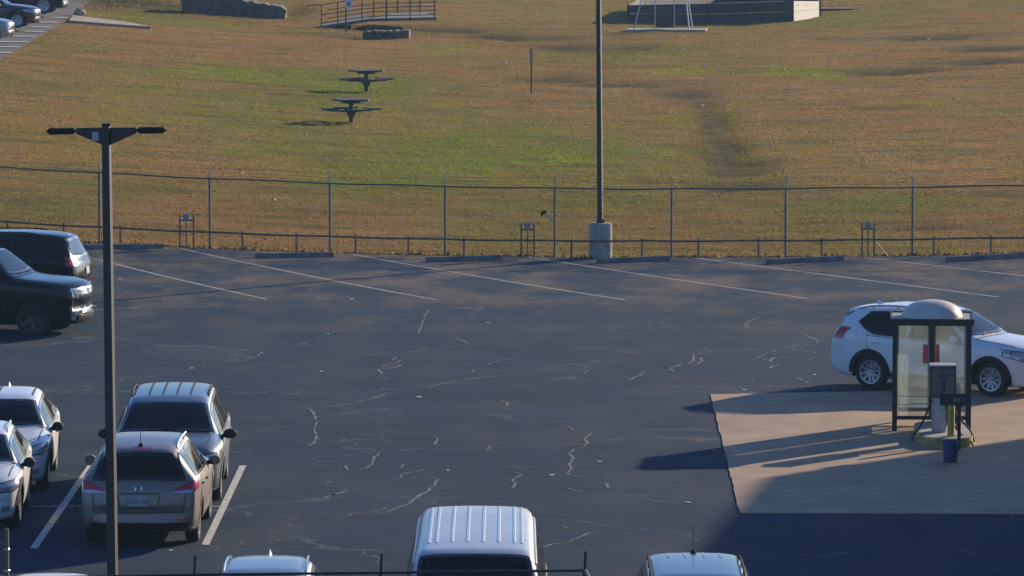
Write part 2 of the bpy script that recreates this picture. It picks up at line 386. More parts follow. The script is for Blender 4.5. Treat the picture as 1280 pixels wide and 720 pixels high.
tag(grid_mesh('parking_lot', lx, ly, lambda x, y: hz(x, y) + .02 + np.where(y > YF-.4, (fbm(x*2, x*0, 71)-.5)*.0, 0), MA, False), kind='structure')
LOT = .024

def strip(bm, pts, w, z=LOT, jitter=0.):
    """flat ribbon on the lot through ground points"""
    pts = [Vector((p[0], p[1], 0)) for p in pts]; prev = None
    for i, p in enumerate(pts):
        d = pts[min(i+1, len(pts)-1)] - pts[max(i-1, 0)]
        if d.length == 0: continue
        d.normalize(); nn = Vector((-d.y, d.x, 0)); ww = w*(1+random.uniform(-jitter, jitter))
        a, b = p+nn*ww/2, p-nn*ww/2
        cur = [bm.verts.new((q.x, q.y, float(hz(q.x, q.y))+z)) for q in (a, b)]
        if prev: bm.faces.new((prev[0], prev[1], cur[1], cur[0]))
        prev = cur
def dense(a, b, n): return [a.lerp(b, i/n) for i in range(n+1)]
for (x0, y0), (x1, y1) in [((96, 319), (333, 375)), ((222, 311), (546, 376)), ((438, 318.5), (781, 376)), ((652, 321), (1010, 374.5)), ((868, 323.5), (1248, 372.5)), ((1080, 323), (1330, 352)), ((-60, 338), (120, 384))]:
    b = B(); strip(b, dense(G(x0, y0), G(x1, y1), 24), .105); structure('parking_line', b, M['paint_worn'])
for (x0, y0), (x1, y1) in [((42, 687.5), (113.7, 583.7)), ((256.7, 683), (303.7, 583.7))]:
    p, q = G(x0, y0), G(x1, y1)
    b = B(); strip(b, dense(p, q, 8), .125, .028); structure('parking_line', b, M['paint_white'])
b = B(); strip(b, dense(G(-30, 634.5), G(284, 634.5), 8), .10); structure('parking_line', b, M['paint_worn'])
CR = []
def zone(x0, y0, s, ls):
    for l in ls: CR.append([(x/s+x0, y/s+y0) for x, y in l])
zone(280, 360, 2.667, [[(35,241),(80,239),(110,230),(128,217)],[(575,236),(560,245),(590,246),(550,258),(528,265),(540,268),(592,259),(560,272),(512,275),(530,290),(540,292)],
 [(770,170),(795,180),(817,186),(790,195),(700,208),(600,218),(470,226)],[(980,240),(920,243),(880,255),(876,262)],[(880,275),(835,276),(828,284),(850,284)],[(660,268),(710,258),(770,262),(830,256)],
 [(980,290),(900,298),(830,305),(765,315),(720,322),(680,335),(610,345),(540,357),(480,378),(410,392),(340,402)],[(265,405),(290,405),(300,430),(315,450),(300,470),(308,495),(300,518),(280,530)],[(330,515),(380,518),(405,508)],
 [(520,555),(500,570),(490,590),(470,605),(410,615),(405,595)],[(700,497),(715,510),(705,525)],[(885,530),(880,545),(900,545)],[(1180,460),(1145,470),(1180,485)],
 [(1220,490),(1205,505),(1210,520),(1195,535),(1165,540),(1152,555),(1165,570),(1155,590),(1160,605),(1145,620),(1150,628),(1200,632)],[(920,595),(1010,608)],[(960,615),(990,628),(958,645),(975,655),(962,670)],
 [(600,590),(590,605)],[(585,635),(600,622),(640,615),(680,610)],[(680,635),(712,645),(705,660),(680,672),(690,680),(650,695),(630,715),(560,745),(500,760)],[(680,75),(665,110),(660,125),(650,155)],[(920,380),(950,388),(935,402)],[(845,418),(900,425),(980,425)],
 [(405,682),(370,690),(330,705),(290,712)],[(320,655),(390,653)],[(1080,275),(1110,265),(1170,255)],[(1212,278),(1200,290)]])
zone(900, 370, 5.54, [[(260,160),(200,180),(180,200),(195,218),(160,232)],[(60,382),(100,378),(180,373),(320,383),(380,390),(405,402),(340,408)],[(570,275),(620,293),(680,318),(670,335),(620,345)],[(690,318),(800,315)],
 [(430,365),(500,352),(575,335),(600,345),(575,350)],[(470,370),(520,382),(640,397),(665,398),(640,405)],[(320,400),(290,425),(250,438)],[(295,440),(355,465),(350,455),(380,435),(490,430)],[(580,455),(640,437),(770,420)],[(540,575),(580,588),(610,612)],[(320,510),(380,485),(425,478)]])
zone(400, 520, 2.667, [[(750,440),(830,422),(870,405),(920,392)],[(845,352),(925,368)],[(795,373),(825,380)],[(825,245),(870,258)],[(950,225),(965,245)],[(1065,275),(1120,288),(1180,292)],[(0,280),(50,265),(90,255)]])
zone(640, 360, 4, [[(580,468),(620,450),(660,430),(650,420),(780,418),(810,430),(785,410),(850,385)],[(880,385),(905,370),(910,340)],[(905,390),(950,370),(940,355)],[(930,335),(990,322)],[(270,705),(325,690)]])
for l in CR:
    P = [G(x, y) for x, y in l]; Q = []
    for a, c in zip(P, P[1:]):
        k = max(2, int((c-a).length/.25))
        for i in range(k):
            q = a.lerp(c, i/k); Q.append(q + Vector((random.uniform(-.03, .03), random.uniform(-.10, .10), 0)))
    Q.append(P[-1])
    b = B(); strip(b, Q, .042, .026, .7); tag(link('pavement_crack', b, M['crack']), kind='structure')

# concrete pad
b = B()
pad = [G(888, 495), G(925, 643.5), G(1500, 645.5), G(1500, 483)]
lft = [pad[0].lerp(pad[1], i/40) for i in range(41)]
poly = [(p.x + (random.uniform(-.018, .018) if 0 < i < 40 else 0), p.y) for i, p in enumerate(lft)] + [(pad[2].x, pad[2].y), (pad[3].x, pad[3].y)]
prism(b, poly, -.1, .036)
MP = principled('tan_concrete_slab', (.36, .238, .145), .9, noise=.18, nscale=1.1, bump=.15, bscale=30)
structure('concrete_pad', b, MP)
PAD = .036

# ------------------------------------------------------------------ cars
def resample(keys, seg):
    k = np.array(keys, float)
    ch = np.hypot(np.diff(k[:, 0]), np.diff(k[:, 3])); ch = np.maximum(ch, .03); t = np.concatenate([[0], np.cumsum(ch)])
    n = k.shape[1]; slopes = np.zeros_like(k); dl = np.diff(k, axis=0)/np.diff(t)[:, None]
    for j in range(n):
        for i in range(1, len(k)-1):
            a, b_ = dl[i-1, j], dl[i, j]
            slopes[i, j] = 0 if a*b_ <= 0 else 2*a*b_/(a+b_)
        slopes[0, j] = dl[0, j]; slopes[-1, j] = dl[-1, j]
    out = []
    for i in range(len(k)-1):
        h = t[i+1]-t[i]; m = max(2, int(math.ceil(h/seg)))
        for q in range(m):
            u = q/m
            out.append((2*u**3-3*u**2+1)*k[i] + (u**3-2*u*u+u)*h*slopes[i] + (-2*u**3+3*u*u)*k[i+1] + (u**3-u*u)*h*slopes[i+1])
    out.append(k[-1]); return np.array(out)
def chaikin(p, it=2):
    p = np.array(p, float)
    for _ in range(it):
        a = p[:-1]*.75+p[1:]*.25; c = p[:-1]*.25+p[1:]*.75
        p = np.concatenate([p[:1], np.stack([a, c], 1).reshape(-1, p.shape[1]), p[-1:]])
    return p
def subdiv(p, mx):
    q = [p[0]]
    for a, c in zip(p, p[1:]):
        k = max(1, int(math.ceil(np.linalg.norm(c-a)/mx)))
        for i in range(1, k+1): q.append(a+(c-a)*i/k)
    return np.array(q)
def offset_poly(poly, d):
    """positive = outwards"""
    n = len(poly); A = sum(poly[i][0]*poly[(i+1) % n][1]-poly[(i+1) % n][0]*poly[i][1] for i in range(n))
    s = 1 if A > 0 else -1; out = []
    for i in range(n):
        p0, p1, p2 = (np.array(poly[j % n], float) for j in (i-1, i, i+1))
        e1 = p1-p0; e2 = p2-p1; e1 /= max(np.linalg.norm(e1), 1e-9); e2 /= max(np.linalg.norm(e2), 1e-9)
        n1 = np.array([e1[1], -e1[0]])*s; n2 = np.array([e2[1], -e2[0]])*s
        m = n1+n2; l = np.linalg.norm(m)
        m = n1 if l < .2 else m/l
        out.append(tuple(p1 + m*d/max(.55, float(m@n1))))
    return out
def inpoly(u, v, poly):
    c = False; j = len(poly)-1
    for i in range(len(poly)):
        (xi, yi), (xj, yj) = poly[i], poly[j]
        if (yi > v) != (yj > v) and u < (xj-xi)*(v-yi)/(yj-yi)+xi: c = not c
        j = i
    return c
WH = {}
def wheel_mesh(r, w, style, mat):
    key = (r, w, style, mat.name)
    if key in WH: return WH[key]
    b = B(); h = w/2; ri = r*.68
    lathe(b, [(ri, -h*.8), (r*.86, -h), (r*.96, -h*.9), (r, -h*.65), (r, h*.65), (r*.96, h*.9), (r*.86, h), (ri, h*.8), (ri, -h*.8)], 32, 'y')
    bmesh.ops.recalc_face_normals(b, faces=b.faces)
    t = bpy.data.meshes.new('wheel'); b.to_mesh(t); b.free(); t.materials.append(M['tire'])
    b = B(); y = h*.72
    lathe(b, [(ri*1.02, h*.84), (ri*.99, h*.93), (ri*.90, h*.9), (ri*.86, h*.5), (ri*.84, -h*.4), (0.01, -h*.4)], 32, 'y')
    lathe(b, [(0.005, y+.012), (ri*.17, y+.012), (ri*.2, y-.04)], 16, 'y')
    ns = {'five': 5, 'ten': 10, 'six': 6}[style]
    for k in range(ns):
        a = 2*math.pi*k/ns+.3
        fork = (-.17, .17) if style == 'five' else (0,)
        for df in fork:
            p0 = Vector((math.cos(a)*ri*.1, y-.01, math.sin(a)*ri*.1)); p1 = Vector((math.cos(a+df)*ri*.93, y+.012, math.sin(a+df)*ri*.93))
            d = (p1-p0).normalized(); sd = Vector((-d.z, 0, d.x)).normalized()*ri*(.075 if style != 'ten' else .055)
            vs = [b.verts.new(p + s*sd + Vector((0, o, 0))) for p in (p0, p1) for s in (1, -1) for o in (0, -.035)]
            for f in ((0, 2, 6, 4), (1, 5, 7, 3), (0, 4, 5, 1), (2, 3, 7, 6)): b.faces.new([vs[i] for i in f])
    bmesh.ops.recalc_face_normals(b, faces=b.faces)
    q = bpy.data.meshes.new('rim'); b.to_mesh(q); b.free(); q.materials.append(mat)
    for me in (t, q): me.polygons.foreach_set('use_smooth', [True]*len(me.polygons)); me.set_sharp_from_angle(angle=R(40))
    WH[key] = (t, q); return WH[key]

class Car:
    def __init__(s, name, label, cat, loc, heading, keys, paint, bowF=.28, bowR=.12, group=None, seg=.05):
        s.root = thing(name, loc, label, cat, R(heading), group); s.paint = paint
        K = resample(keys, seg); s.K = K; s.xs = K[:, 0]
        xf, xr = keys[0][0], keys[-1][0]; s.xf, s.xr = xf, xr; s.L = xf-xr; s.hw = max(k[5] for k in keys)
        rings = []
        for x, zb, zbelt, zt, wb, wbelt, wt, e in K:
            e = min(e, (zt-zbelt)*.75)
            P = [(0, zb), (.85*wb, zb), (wb, zb+.07), (max(wb, wbelt)+.008, zb*.45+zbelt*.55), (wbelt, zbelt-.05), (wbelt-.02, zbelt+.0), (wt+.012, zt-e), (wt-.07, zt-e*.3), (wt*.55, zt-e*.06), (0, zt)]
            q = chaikin(P, 2); q = resample_ring(q, 44); rings.append((x, q))
        bm = B(); grid = []
        for x, q in rings:
            full = [(y, z) for y, z in q] + [(-y, z) for y, z in q[-2:0:-1]]
            row = []
            for y, z in full:
                k = (abs(y)/s.hw)
                f = np.clip((x-(xf-1.5))/1.5, 0, 1); r_ = np.clip(((xr+.9)-x)/.9, 0, 1)
                row.append(bm.verts.new((x - bowF*k**2.4*f**.6 + bowR*k**2.4*r_**.7, y, z)))
            grid.append(row)
        n = len(grid[0])
        for a, c in zip(grid, grid[1:]):
            for k in range(n): bm.faces.new((a[k], c[k], c[(k+1) % n], a[(k+1) % n]))
        for row in (grid[0], grid[-1]):
            cx = sum((v.co for v in row), Vector())/n; prev = row
            for fct in (.66, .33):
                cur = [bm.verts.new(cx.lerp(v.co, fct)) for v in row]
                for k in range(n): bm.faces.new((prev[k], prev[(k+1) % n], cur[(k+1) % n], cur[k]))
                prev = cur
            bm.faces.new(prev)
        bmesh.ops.recalc_face_normals(bm, faces=bm.faces)
        s.bm = bm; s.bvh = BVHTree.FromBMesh(bm); s.cuts = []
    def f(s, x, col): return float(np.interp(-x, -s.xs, s.K[:, col]))
    def top(s, x): return s.f(x, 3)
    def belt(s, x): return s.f(x, 2)
    def axes(s, az):
        if az == 'top': return Vector((0, 0, 1)), Vector((1, 0, 0)), Vector((0, 1, 0))
        a = R(az); return Vector((math.cos(a), math.sin(a), 0)), Vector((math.sin(a), -math.cos(a), 0)), Vector((0, 0, 1))
    def proj(s, u, v, az, off):
        d, ua, va = s.axes(az); o = ua*u + va*v + d*6
        h, nrm, _, _ = s.bvh.ray_cast(o, -d)
        if h is None:
            p = ua*u+va*v + d*(s.hw if az in (90, 270, -90) else s.L*.45); h, nrm, _, _ = s.bvh.find_nearest(p)
        if nrm.dot(d) < 0: nrm = -nrm
        return h + nrm*off, nrm
    def patch(s, name, poly, az, mat, off=.006, hole=None, parent=None, step=.07, smooth=True):
        bm = B()
        if hole is not None:
            a = [bm.verts.new((p[0], p[1], 0)) for p in poly]; c = [bm.verts.new((p[0], p[1], 0)) for p in hole]; n = len(a)
            for i in range(n): bm.faces.new((a[i], a[(i+1) % n], c[(i+1) % n], c[i]))
        else: bm.faces.new([bm.verts.new((p[0], p[1], 0)) for p in poly])
        us = [p[0] for p in poly]; vs = [p[1] for p in poly]
        for ax, lo, hi in ((0, min(us), max(us)), (1, min(vs), max(vs))):
            k = int((hi-lo)/step)
            for i in range(1, k+1):
                pc = [0, 0, 0]; pc[ax] = lo+(hi-lo)*i/(k+1); pn = [0, 0, 0]; pn[ax] = 1
                bmesh.ops.bisect_plane(bm, geom=bm.verts[:]+bm.edges[:]+bm.faces[:], plane_co=pc, plane_no=pn)
        d, ua, va = s.axes(az)
        bmesh.ops.triangulate(bm, faces=bm.faces[:])
        for v in bm.verts: v.co = s.proj(v.co.x, v.co.y, az, off)[0]
        bm.normal_update()
        for fc in bm.faces:
            if fc.normal.dot(d) < 0: fc.normal_flip()
        return link(name, bm, mat, parent or s.root, 'keep' if not smooth else 'keep')
    def window(s, name, poly, az, glass, frame=.05, frame_mat=None, cut=True):
        g = s.patch(name, poly, az, glass, .007)
        s.patch('frame', offset_poly(poly, .012), az, frame_mat or M['trim_gloss'], .011, hole=offset_poly(poly, -frame), parent=g, step=.12)
        if cut: s.cuts.append((offset_poly(poly, -.02), az))
        return g
    def side_poly(s, x0, x1, lo=.035, hi=.13, lean0=0., lean1=0., n=9, kick=0.):
        """outline between belt and roof from x0 (rear) to x1 (front), side view"""
        bot = [(x, s.belt(x)+lo+kick*max(0, 1-(x-x0)/.42)**1.5) for x in np.linspace(x0, x1, n)]
        tp = [(x, s.top(x)-hi) for x in np.linspace(x1+lean1, x0+lean0, n)]
        tp = [(x, max(z, s.belt(x)+lo+.03+(kick if x < x0+.2 else 0))) for x, z in tp]
        return bot+tp
    def sides(s, fn):
        fn(90); fn(270)
    def u(s, x, az): return x if az == 90 else -x
    def su(s, poly, az): return [(s.u(x, az), z) for x, z in poly]
    def finish(s, wheels, r, w, style, rimmat, arch=.07, arch_mat=None, arch_w=.055, seats=True, tan=False):
        bm = s.bm
        kill = []
        data = [(p, s.axes(az)) for p, az in s.cuts]
        for fc in bm.faces:
            c = fc.calc_center_median(); dead = False
            for poly, (d, ua, va) in data:
                if fc.normal.dot(d) > .12 and c.dot(d) > -0.2*(1 if d.z == 0 else 0) and inpoly(c.dot(ua), c.dot(va), poly): dead = True; break
            if not dead and abs(c.y) > .45*s.hw:
                for wx in wheels:
                    if (c.x-wx)**2 + (c.z-r)**2 < (r+arch)**2 and c.z < r*2.2: dead = True; break
            if dead: kill.append(fc)
        bmesh.ops.delete(bm, geom=kill, context='FACES')
        body = link('body', bm, s.paint, s.root, 'keep')
        body.data.polygons.foreach_set('use_smooth', [True]*len(body.data.polygons))
        tm, rm = wheel_mesh(r, w, style, rimmat)
        for wx in wheels:
            for sg in (1, -1):
                wo = bpy.data.objects.new('wheel', tm); C.objects.link(wo); wo.parent = s.root; wo.location = (wx, sg*(s.hw-.035-w/2), r); wo.rotation_euler = (0, random.random(), 0 if sg > 0 else math.pi)
                ro = bpy.data.objects.new('rim', rm); C.objects.link(ro); ro.parent = wo
            az_list = (90, 270)
            for az in az_list:
                def arc(rad): return [(s.u(wx+rad*math.cos(t), az), r+rad*math.sin(t)) for t in np.linspace(math.pi+.25, -.25, 17)]
                o_, i_ = arc(r+arch+arch_w), arc(r+arch-.03)
                # arch lip: an open strip, built as its own ring
                bmx = B(); va = []
                for (uo, vo), (ui, vi) in zip(o_, i_):
                    vo = max(vo, .2); vi = max(vi, .2)
                    va.append((bmx.verts.new(s.proj(uo, vo, az, .012)[0]), bmx.verts.new(s.proj(ui, vi, az, .014)[0])))
                for a, c in zip(va, va[1:]): bmx.faces.new((a[0], a[1], c[1], c[0]))
                bmx.normal_update(); dd = s.axes(az)[0]
                for fc in bmx.faces:
                    if fc.normal.dot(dd) < 0: fc.normal_flip()
                link('wheel_arch', bmx, arch_mat or s.paint, s.root, 'keep')
        # dark inner wells and floor pan
        b = B()
        for wx in wheels:
            rr = r+arch+.02
            for sg in (1, -1):
                y0, y1 = sg*.42*s.hw, sg*(s.hw-.05); pr = None
                for t in np.linspace(-.1, math.pi+.1, 13):
                    cur = [b.verts.new((wx+rr*math.cos(t), y, r+rr*math.sin(t))) for y in (y0, y1)]
                    if pr: b.faces.new((pr[0], pr[1], cur[1], cur[0]))
                    pr = cur
            box(b, wx-.12, wx+.12, -.5*s.hw, .5*s.hw, .2, .36)
        box(b, s.xr+.45, s.xf-.6, -.43*s.hw, .43*s.hw, .21, .5)
        link('underbody', b, M['trim'], s.root)
        if seats:
            mt = M['cabin_tan'] if tan else M['cabin']; cw = s.cowl; H = s.top(s.cowl-1.6)
            for sx, wd in ((cw-1.55, .5), (cw-2.45, None)):
                if sx < s.xr+.7: continue
                for y in ((-.37, .37) if wd else (-.42, 0, .42)):
                    b = B(); ww = .25 if wd else .2
                    box(b, sx-.05, sx+.5, y-ww, y+ww, .55, .78, .06)
                    vs = box(b, sx-.16, sx+.04, y-ww, y+ww, .72, 1.28*H/1.65, .06)
                    box(b, sx-.19, sx-.09, y-.13, y+.13, 1.30*H/1.65, 1.48*H/1.65, .03)
                    link('seat', b, mt, s.root, True)
            b = B(); box(b, cw-.75, cw-.05, -.72*s.hw, .72*s.hw, .7, s.belt(cw)-.04, .08); link('dashboard', b, mt, s.root, True)
            b = B(); pts = [(cw-.86+.07*math.sin(t), .37+.18*math.cos(t), s.belt(cw)-.06+.17*math.sin(t)) for t in np.linspace(0, 2*math.pi, 21)]
            tube(b, pts, .016, 6, caps=False); tube(b, [(cw-.86, .19, s.belt(cw)-.06), (cw-.86, .55, s.belt(cw)-.06)], .02, 6)
            link('steering_wheel', b, M['trim'], s.root)
    def mirrors(s, x, z, mat, reach=.2, size=(.1, .16)):
        for sg in (1, -1):
            y0 = s.proj(s.u(x, 90 if sg > 0 else 270), z, 90 if sg > 0 else 270, 0)[0].y
            b = B()
            bmesh.ops.create_icosphere(b, subdivisions=2, radius=1)
            for v in b.verts:
                c = v.co
                xx = c.x*size[0]
                if xx < -.03: xx = -.03 - (xx+.03)*.1
                v.co = Vector((x+xx+.02, y0+sg*(reach*.62)+c.y*reach*.62, z+.07+c.z*size[1]*.55))
            m = link('mirror', b, mat, s.root, True)
            b = B(); box(b, x-.03, x+.05, min(y0-sg*.03, y0+sg*.08), max(y0-sg*.03, y0+sg*.08), z, z+.06, .01)
            link('mirror_stalk', b, M['trim'], m)
    def rails(s, x0, x1, mat, inset=.0, lift=.05):
        for sg in (1, -1):
            b = B(); pts = []
            for i, x in enumerate(np.linspace(x0, x1, 14)):
                y = sg*(s.f(x, 6)-.03-inset); z = s.proj(x, y, 'top', 0)[0].z
                k = min(i, 13-i); pts.append((x, y, z + lift*min(1, k/2) + .004))
            tube(b, pts, .017, 6)
            for x in (x0+.35, (x0+x1)/2, x1-.35):
                y = sg*(s.f(x, 6)-.03-inset); z = s.proj(x, y, 'top', 0)[0].z; tube(b, [(x, y, z-.01), (x, y, z+lift)], .02, 6)
            link('roof_rail', b, mat, s.root, True)
    def fin(s, x, mat, mast=False):
        z = s.proj(x, 0, 'top', 0)[0].z; b = B()
        if mast:
            lathe(b, [(.001, z+.045), (.03, z+.04), (.045, z), (.05, z-.01)], 12, 'z', (x, 0, 0)); tube(b, [(x, 0, z+.03), (x-.12, 0, z+.36)], .006, 5)
        else:
            a = [b.verts.new((x+.09, 0, z)), b.verts.new((x-.08, .03, z-.005)), b.verts.new((x-.08, -.03, z-.005)), b.verts.new((x-.07, 0, z+.075))]
            b.faces.new((a[0], a[1], a[3])); b.faces.new((a[0], a[3], a[2])); b.faces.new((a[1], a[2], a[3]))
        link('antenna', b, mat, s.root)
    def doors(s, xs, lo=.34, hi_off=-.01, wh=None):
        """xs: list of (x_rear, x_front) lower door outlines"""
        for a, c in xs:
            for az in (90, 270):
                al = a
                if wh is not None and abs(wh[1]+wh[2]+.16-a) < .7 and wh[1]+wh[2]+.16 > a: al = wh[1]+wh[2]+.16
                p = [(x, lo) for x in np.linspace(al, c, 5)] + [(x, s.belt(x)+hi_off) for x in np.linspace(c+.04, a-.04, 5)]
                if al > a: p += [(a, wh[2]*2+.17), (a+(al-a)*.5, wh[2]*1.85), (a+(al-a)*.9, wh[2]+.12)]
                p = s.su(p, az)
                d = s.patch('door', p, az, s.paint, .006, step=.1)
                for q in (d.data.polygons,): q.foreach_set('use_smooth', [True]*len(q))
                s.patch('door_seam', offset_poly(p, .012), az, M['seam'], .004, hole=offset_poly(p, -.01), parent=d, step=.15)
                hx, hzz = a+.16, s.belt(a+.16)-.12
                h = s.proj(s.u(hx, az), hzz, az, .0)[0]; sg = 1 if az == 90 else -1
                b = B(); box(b, hx-.1, hx+.1, h.y+sg*.004 if sg > 0 else h.y-.045, h.y+.045 if sg > 0 else h.y-.004, hzz-.02, hzz+.02, .008)
                link('handle', b, s.paint if not getattr(s, 'chrome_handles', False) else M['chrome'], d, True)
    def seam(s, pts, az, name='panel_gap', w=.012, mat=None, parent=None):
        o = []
        bm = B(); pr = None
        P = []
        for a, c in zip(pts, pts[1:]):
            n = max(1, int(math.hypot(c[0]-a[0], c[1]-a[1])/.08))
            P += [(a[0]+(c[0]-a[0])*i/n, a[1]+(c[1]-a[1])*i/n) for i in range(n)]
        P.append(pts[-1])
        d = s.axes(az)[0]
        for i, p in enumerate(P):
            a, c = P[max(i-1, 0)], P[min(i+1, len(P)-1)]; t = Vector((c[0]-a[0], c[1]-a[1])).normalized(); nn = (-t.y*w/2, t.x*w/2)
            cur = [bm.verts.new(s.proj(p[0]+k*nn[0], p[1]+k*nn[1], az, .007)[0]) for k in (1, -1)]
            if pr: bm.faces.new((pr[0], pr[1], cur[1], cur[0]))
            pr = cur
        bm.normal_update()
        for fc in bm.faces:
            if fc.normal.dot(d) < 0: fc.normal_flip()
        return link(name, bm, mat or M['seam'], parent or s.root, 'keep')
    def badge(s, az, z, r=.055, mat=None):
        b = B(); c, nrm = s.proj(0, z, az, .012)
        lathe(b, [(r*.62, 0), (r*.8, .006), (r, 0)], 20, 'x')
        o = link('badge', b, mat or M['chrome'], s.root)
        o.location = c; o.rotation_euler = (0, -math.asin(max(-1, min(1, nrm.z))), math.atan2(nrm.y, nrm.x))
    def number_plate(s, az, z, text='', wd=.31, ht=.155):
        c, nrm = s.proj(0, z, az, .014); d, ua, va = s.axes(az)
        b = B(); box(b, -.006, .006, -wd/2, wd/2, -ht/2, ht/2, .004)
        o = link('licence_plate', b, M['plate'], s.root); o.location = c; o.rotation_euler = (0, -math.asin(nrm.z)*.7, math.atan2(d.y, d.x))
        if text:
            text_mesh('plate_number', text, .088, M['plate_ink'], o, (.008, 0, -.01), (math.pi/2, 0, math.pi/2), .001)
        return o
    def wiper(s, az, pts):
        b = B(); P = [s.proj(u, v, az, .02)[0] for u, v in pts]; tube(b, P, .011, 5); link('wiper', b, M['trim'], s.root)

def resample_ring(q, n):
    d = np.concatenate([[0], np.cumsum(np.hypot(*np.diff(q, axis=0).T))]); t = np.linspace(0, d[-1], n)
    return np.stack([np.interp(t, d, q[:, 0]), np.interp(t, d, q[:, 1])], -1)

def scale_keys(keys, L, H, Wd):
    l0 = keys[0][0]-keys[-1][0]; h0 = max(k[3] for k in keys); w0 = 2*max(k[5] for k in keys)
    a, b, c = L/l0, H/h0, Wd/w0
    return [(k[0]*a, k[1]*b, k[2]*b, k[3]*b, k[4]*c, k[5]*c, k[6]*c, k[7]) for k in keys]

#            x     zb   zbelt  ztop  wb   wbelt wtop  edge
CROSS = [( 2.30, .44, .60, .67, .62, .68, .56, .03), ( 2.28, .30, .72, .80, .72, .76, .66, .04), ( 2.21, .22, .83, .92, .80, .83, .72, .05), ( 2.05, .20, .91, 1.0, .86, .89, .77, .05),
         ( 1.75, .20, .96, 1.06, .89, .915, .79, .05), ( 1.35, .20, .99, 1.11, .90, .92, .80, .06), ( 1.02, .20, 1.01, 1.15, .90, .92, .79, .07), ( .62, .20, 1.02, 1.38, .90, .92, .69, .09), ( .20, .20, 1.03, 1.59, .90, .92, .61, .09),
         (-.20, .20, 1.04, 1.66, .90, .92, .62, .09), (-.90, .20, 1.06, 1.675, .90, .92, .61, .09), (-1.55, .21, 1.10, 1.64, .90, .92, .59, .09), (-1.95, .24, 1.12, 1.57, .89, .91, .57, .09), (-2.10, .27, 1.12, 1.30, .88, .89, .70, .07),
         (-2.20, .30, 1.03, 1.08, .86, .88, .79, .03), (-2.25, .33, .95, .985, .84, .87, .79, .02), (-2.29, .38, .78, .82, .80, .84, .74, .02), (-2.30, .44, .66, .70, .74, .78, .66, .02)]
MINIVAN = [( 2.52, .44, .62, .70, .66, .72, .60, .03), ( 2.49, .30, .76, .86, .78, .82, .70, .04), ( 2.42, .22, .88, .99, .86, .88, .77, .05), ( 2.2, .20, .97, 1.08, .92, .94, .82, .05),
         ( 1.85, .20, 1.02, 1.14, .94, .965, .84, .06), ( 1.45, .20, 1.04, 1.19, .95, .97, .83, .07), ( 1.0, .20, 1.05, 1.42, .95, .97, .75, .09), ( .55, .20, 1.06, 1.64, .95, .97, .69, .09),
         (.15, .20, 1.07, 1.72, .95, .97, .69, .09), (-.9, .20, 1.08, 1.75, .95, .97, .69, .09), (-1.8, .21, 1.10, 1.73, .95, .97, .68, .09), (-2.2, .24, 1.11, 1.67, .94, .96, .66, .09), (-2.36, .28, 1.10, 1.32, .93, .94, .78, .07),
         (-2.45, .32, 1.02, 1.07, .91, .92, .84, .03), (-2.49, .36, .86, .90, .88, .90, .82, .02), (-2.52, .44, .66, .70, .80, .84, .72, .02)]
BIGSUV = [( 2.62, .46, .78, .86, .74, .80, .68, .03), ( 2.60, .34, .88, .96, .80, .84, .72, .04), ( 2.54, .28, 1.00, 1.09, .89, .91, .80, .05), ( 2.35, .26, 1.10, 1.18, .96, .98, .86, .05),
         ( 1.9, .26, 1.15, 1.24, .98, 1.0, .87, .05), ( 1.4, .26, 1.17, 1.28, .99, 1.0, .87, .06), ( 1.15, .26, 1.18, 1.32, .99, 1.0, .85, .07), ( .75, .26, 1.19, 1.62, .99, 1.0, .76, .09), ( .45, .26, 1.20, 1.82, .99, 1.0, .71, .09),
         (0.0, .26, 1.2, 1.90, .99, 1.0, .71, .09), (-1.2, .26, 1.21, 1.92, .99, 1.0, .71, .09), (-2.2, .28, 1.22, 1.90, .99, 1.0, .70, .09), (-2.45, .30, 1.22, 1.83, .98, .99, .69, .09), (-2.55, .34, 1.20, 1.40, .97, .98, .82, .06),
         (-2.60, .40, 1.06, 1.10, .95, .96, .88, .03), (-2.62, .46, .74, .78, .86, .90, .8, .02)]
VAN = [( 3.05, .48, .76, .84, .70, .76, .64, .03), ( 3.03, .36, .98, 1.04, .82, .86, .74, .04), ( 2.98, .30, 1.08, 1.16, .90, .92, .80, .05), ( 2.8, .28, 1.14, 1.22, .95, .96, .84, .05),
         ( 2.45, .28, 1.18, 1.28, .98, .99, .86, .06), ( 2.15, .28, 1.20, 1.36, .99, 1.0, .86, .07), ( 1.98, .28, 1.22, 1.72, .99, 1.0, .82, .10), ( 1.82, .28, 1.23, 1.98, .99, 1.0, .79, .10), ( 1.50, .28, 1.23, 2.06, .99, 1.0, .785, .09),
         (0.0, .28, 1.24, 2.09, .99, 1.0, .78, .09), (-1.5, .28, 1.24, 2.09, .99, 1.0, .78, .09), (-2.75, .30, 1.24, 2.06, .99, 1.0, .77, .09), (-2.93, .34, 1.24, 1.98, .98, .99, .76, .09), (-3.0, .40, 1.22, 1.45, .97, .98, .84, .05),
         (-3.03, .44, 1.0, 1.04, .95, .96, .88, .03), (-3.05, .5, .70, .74, .88, .92, .82, .02)]

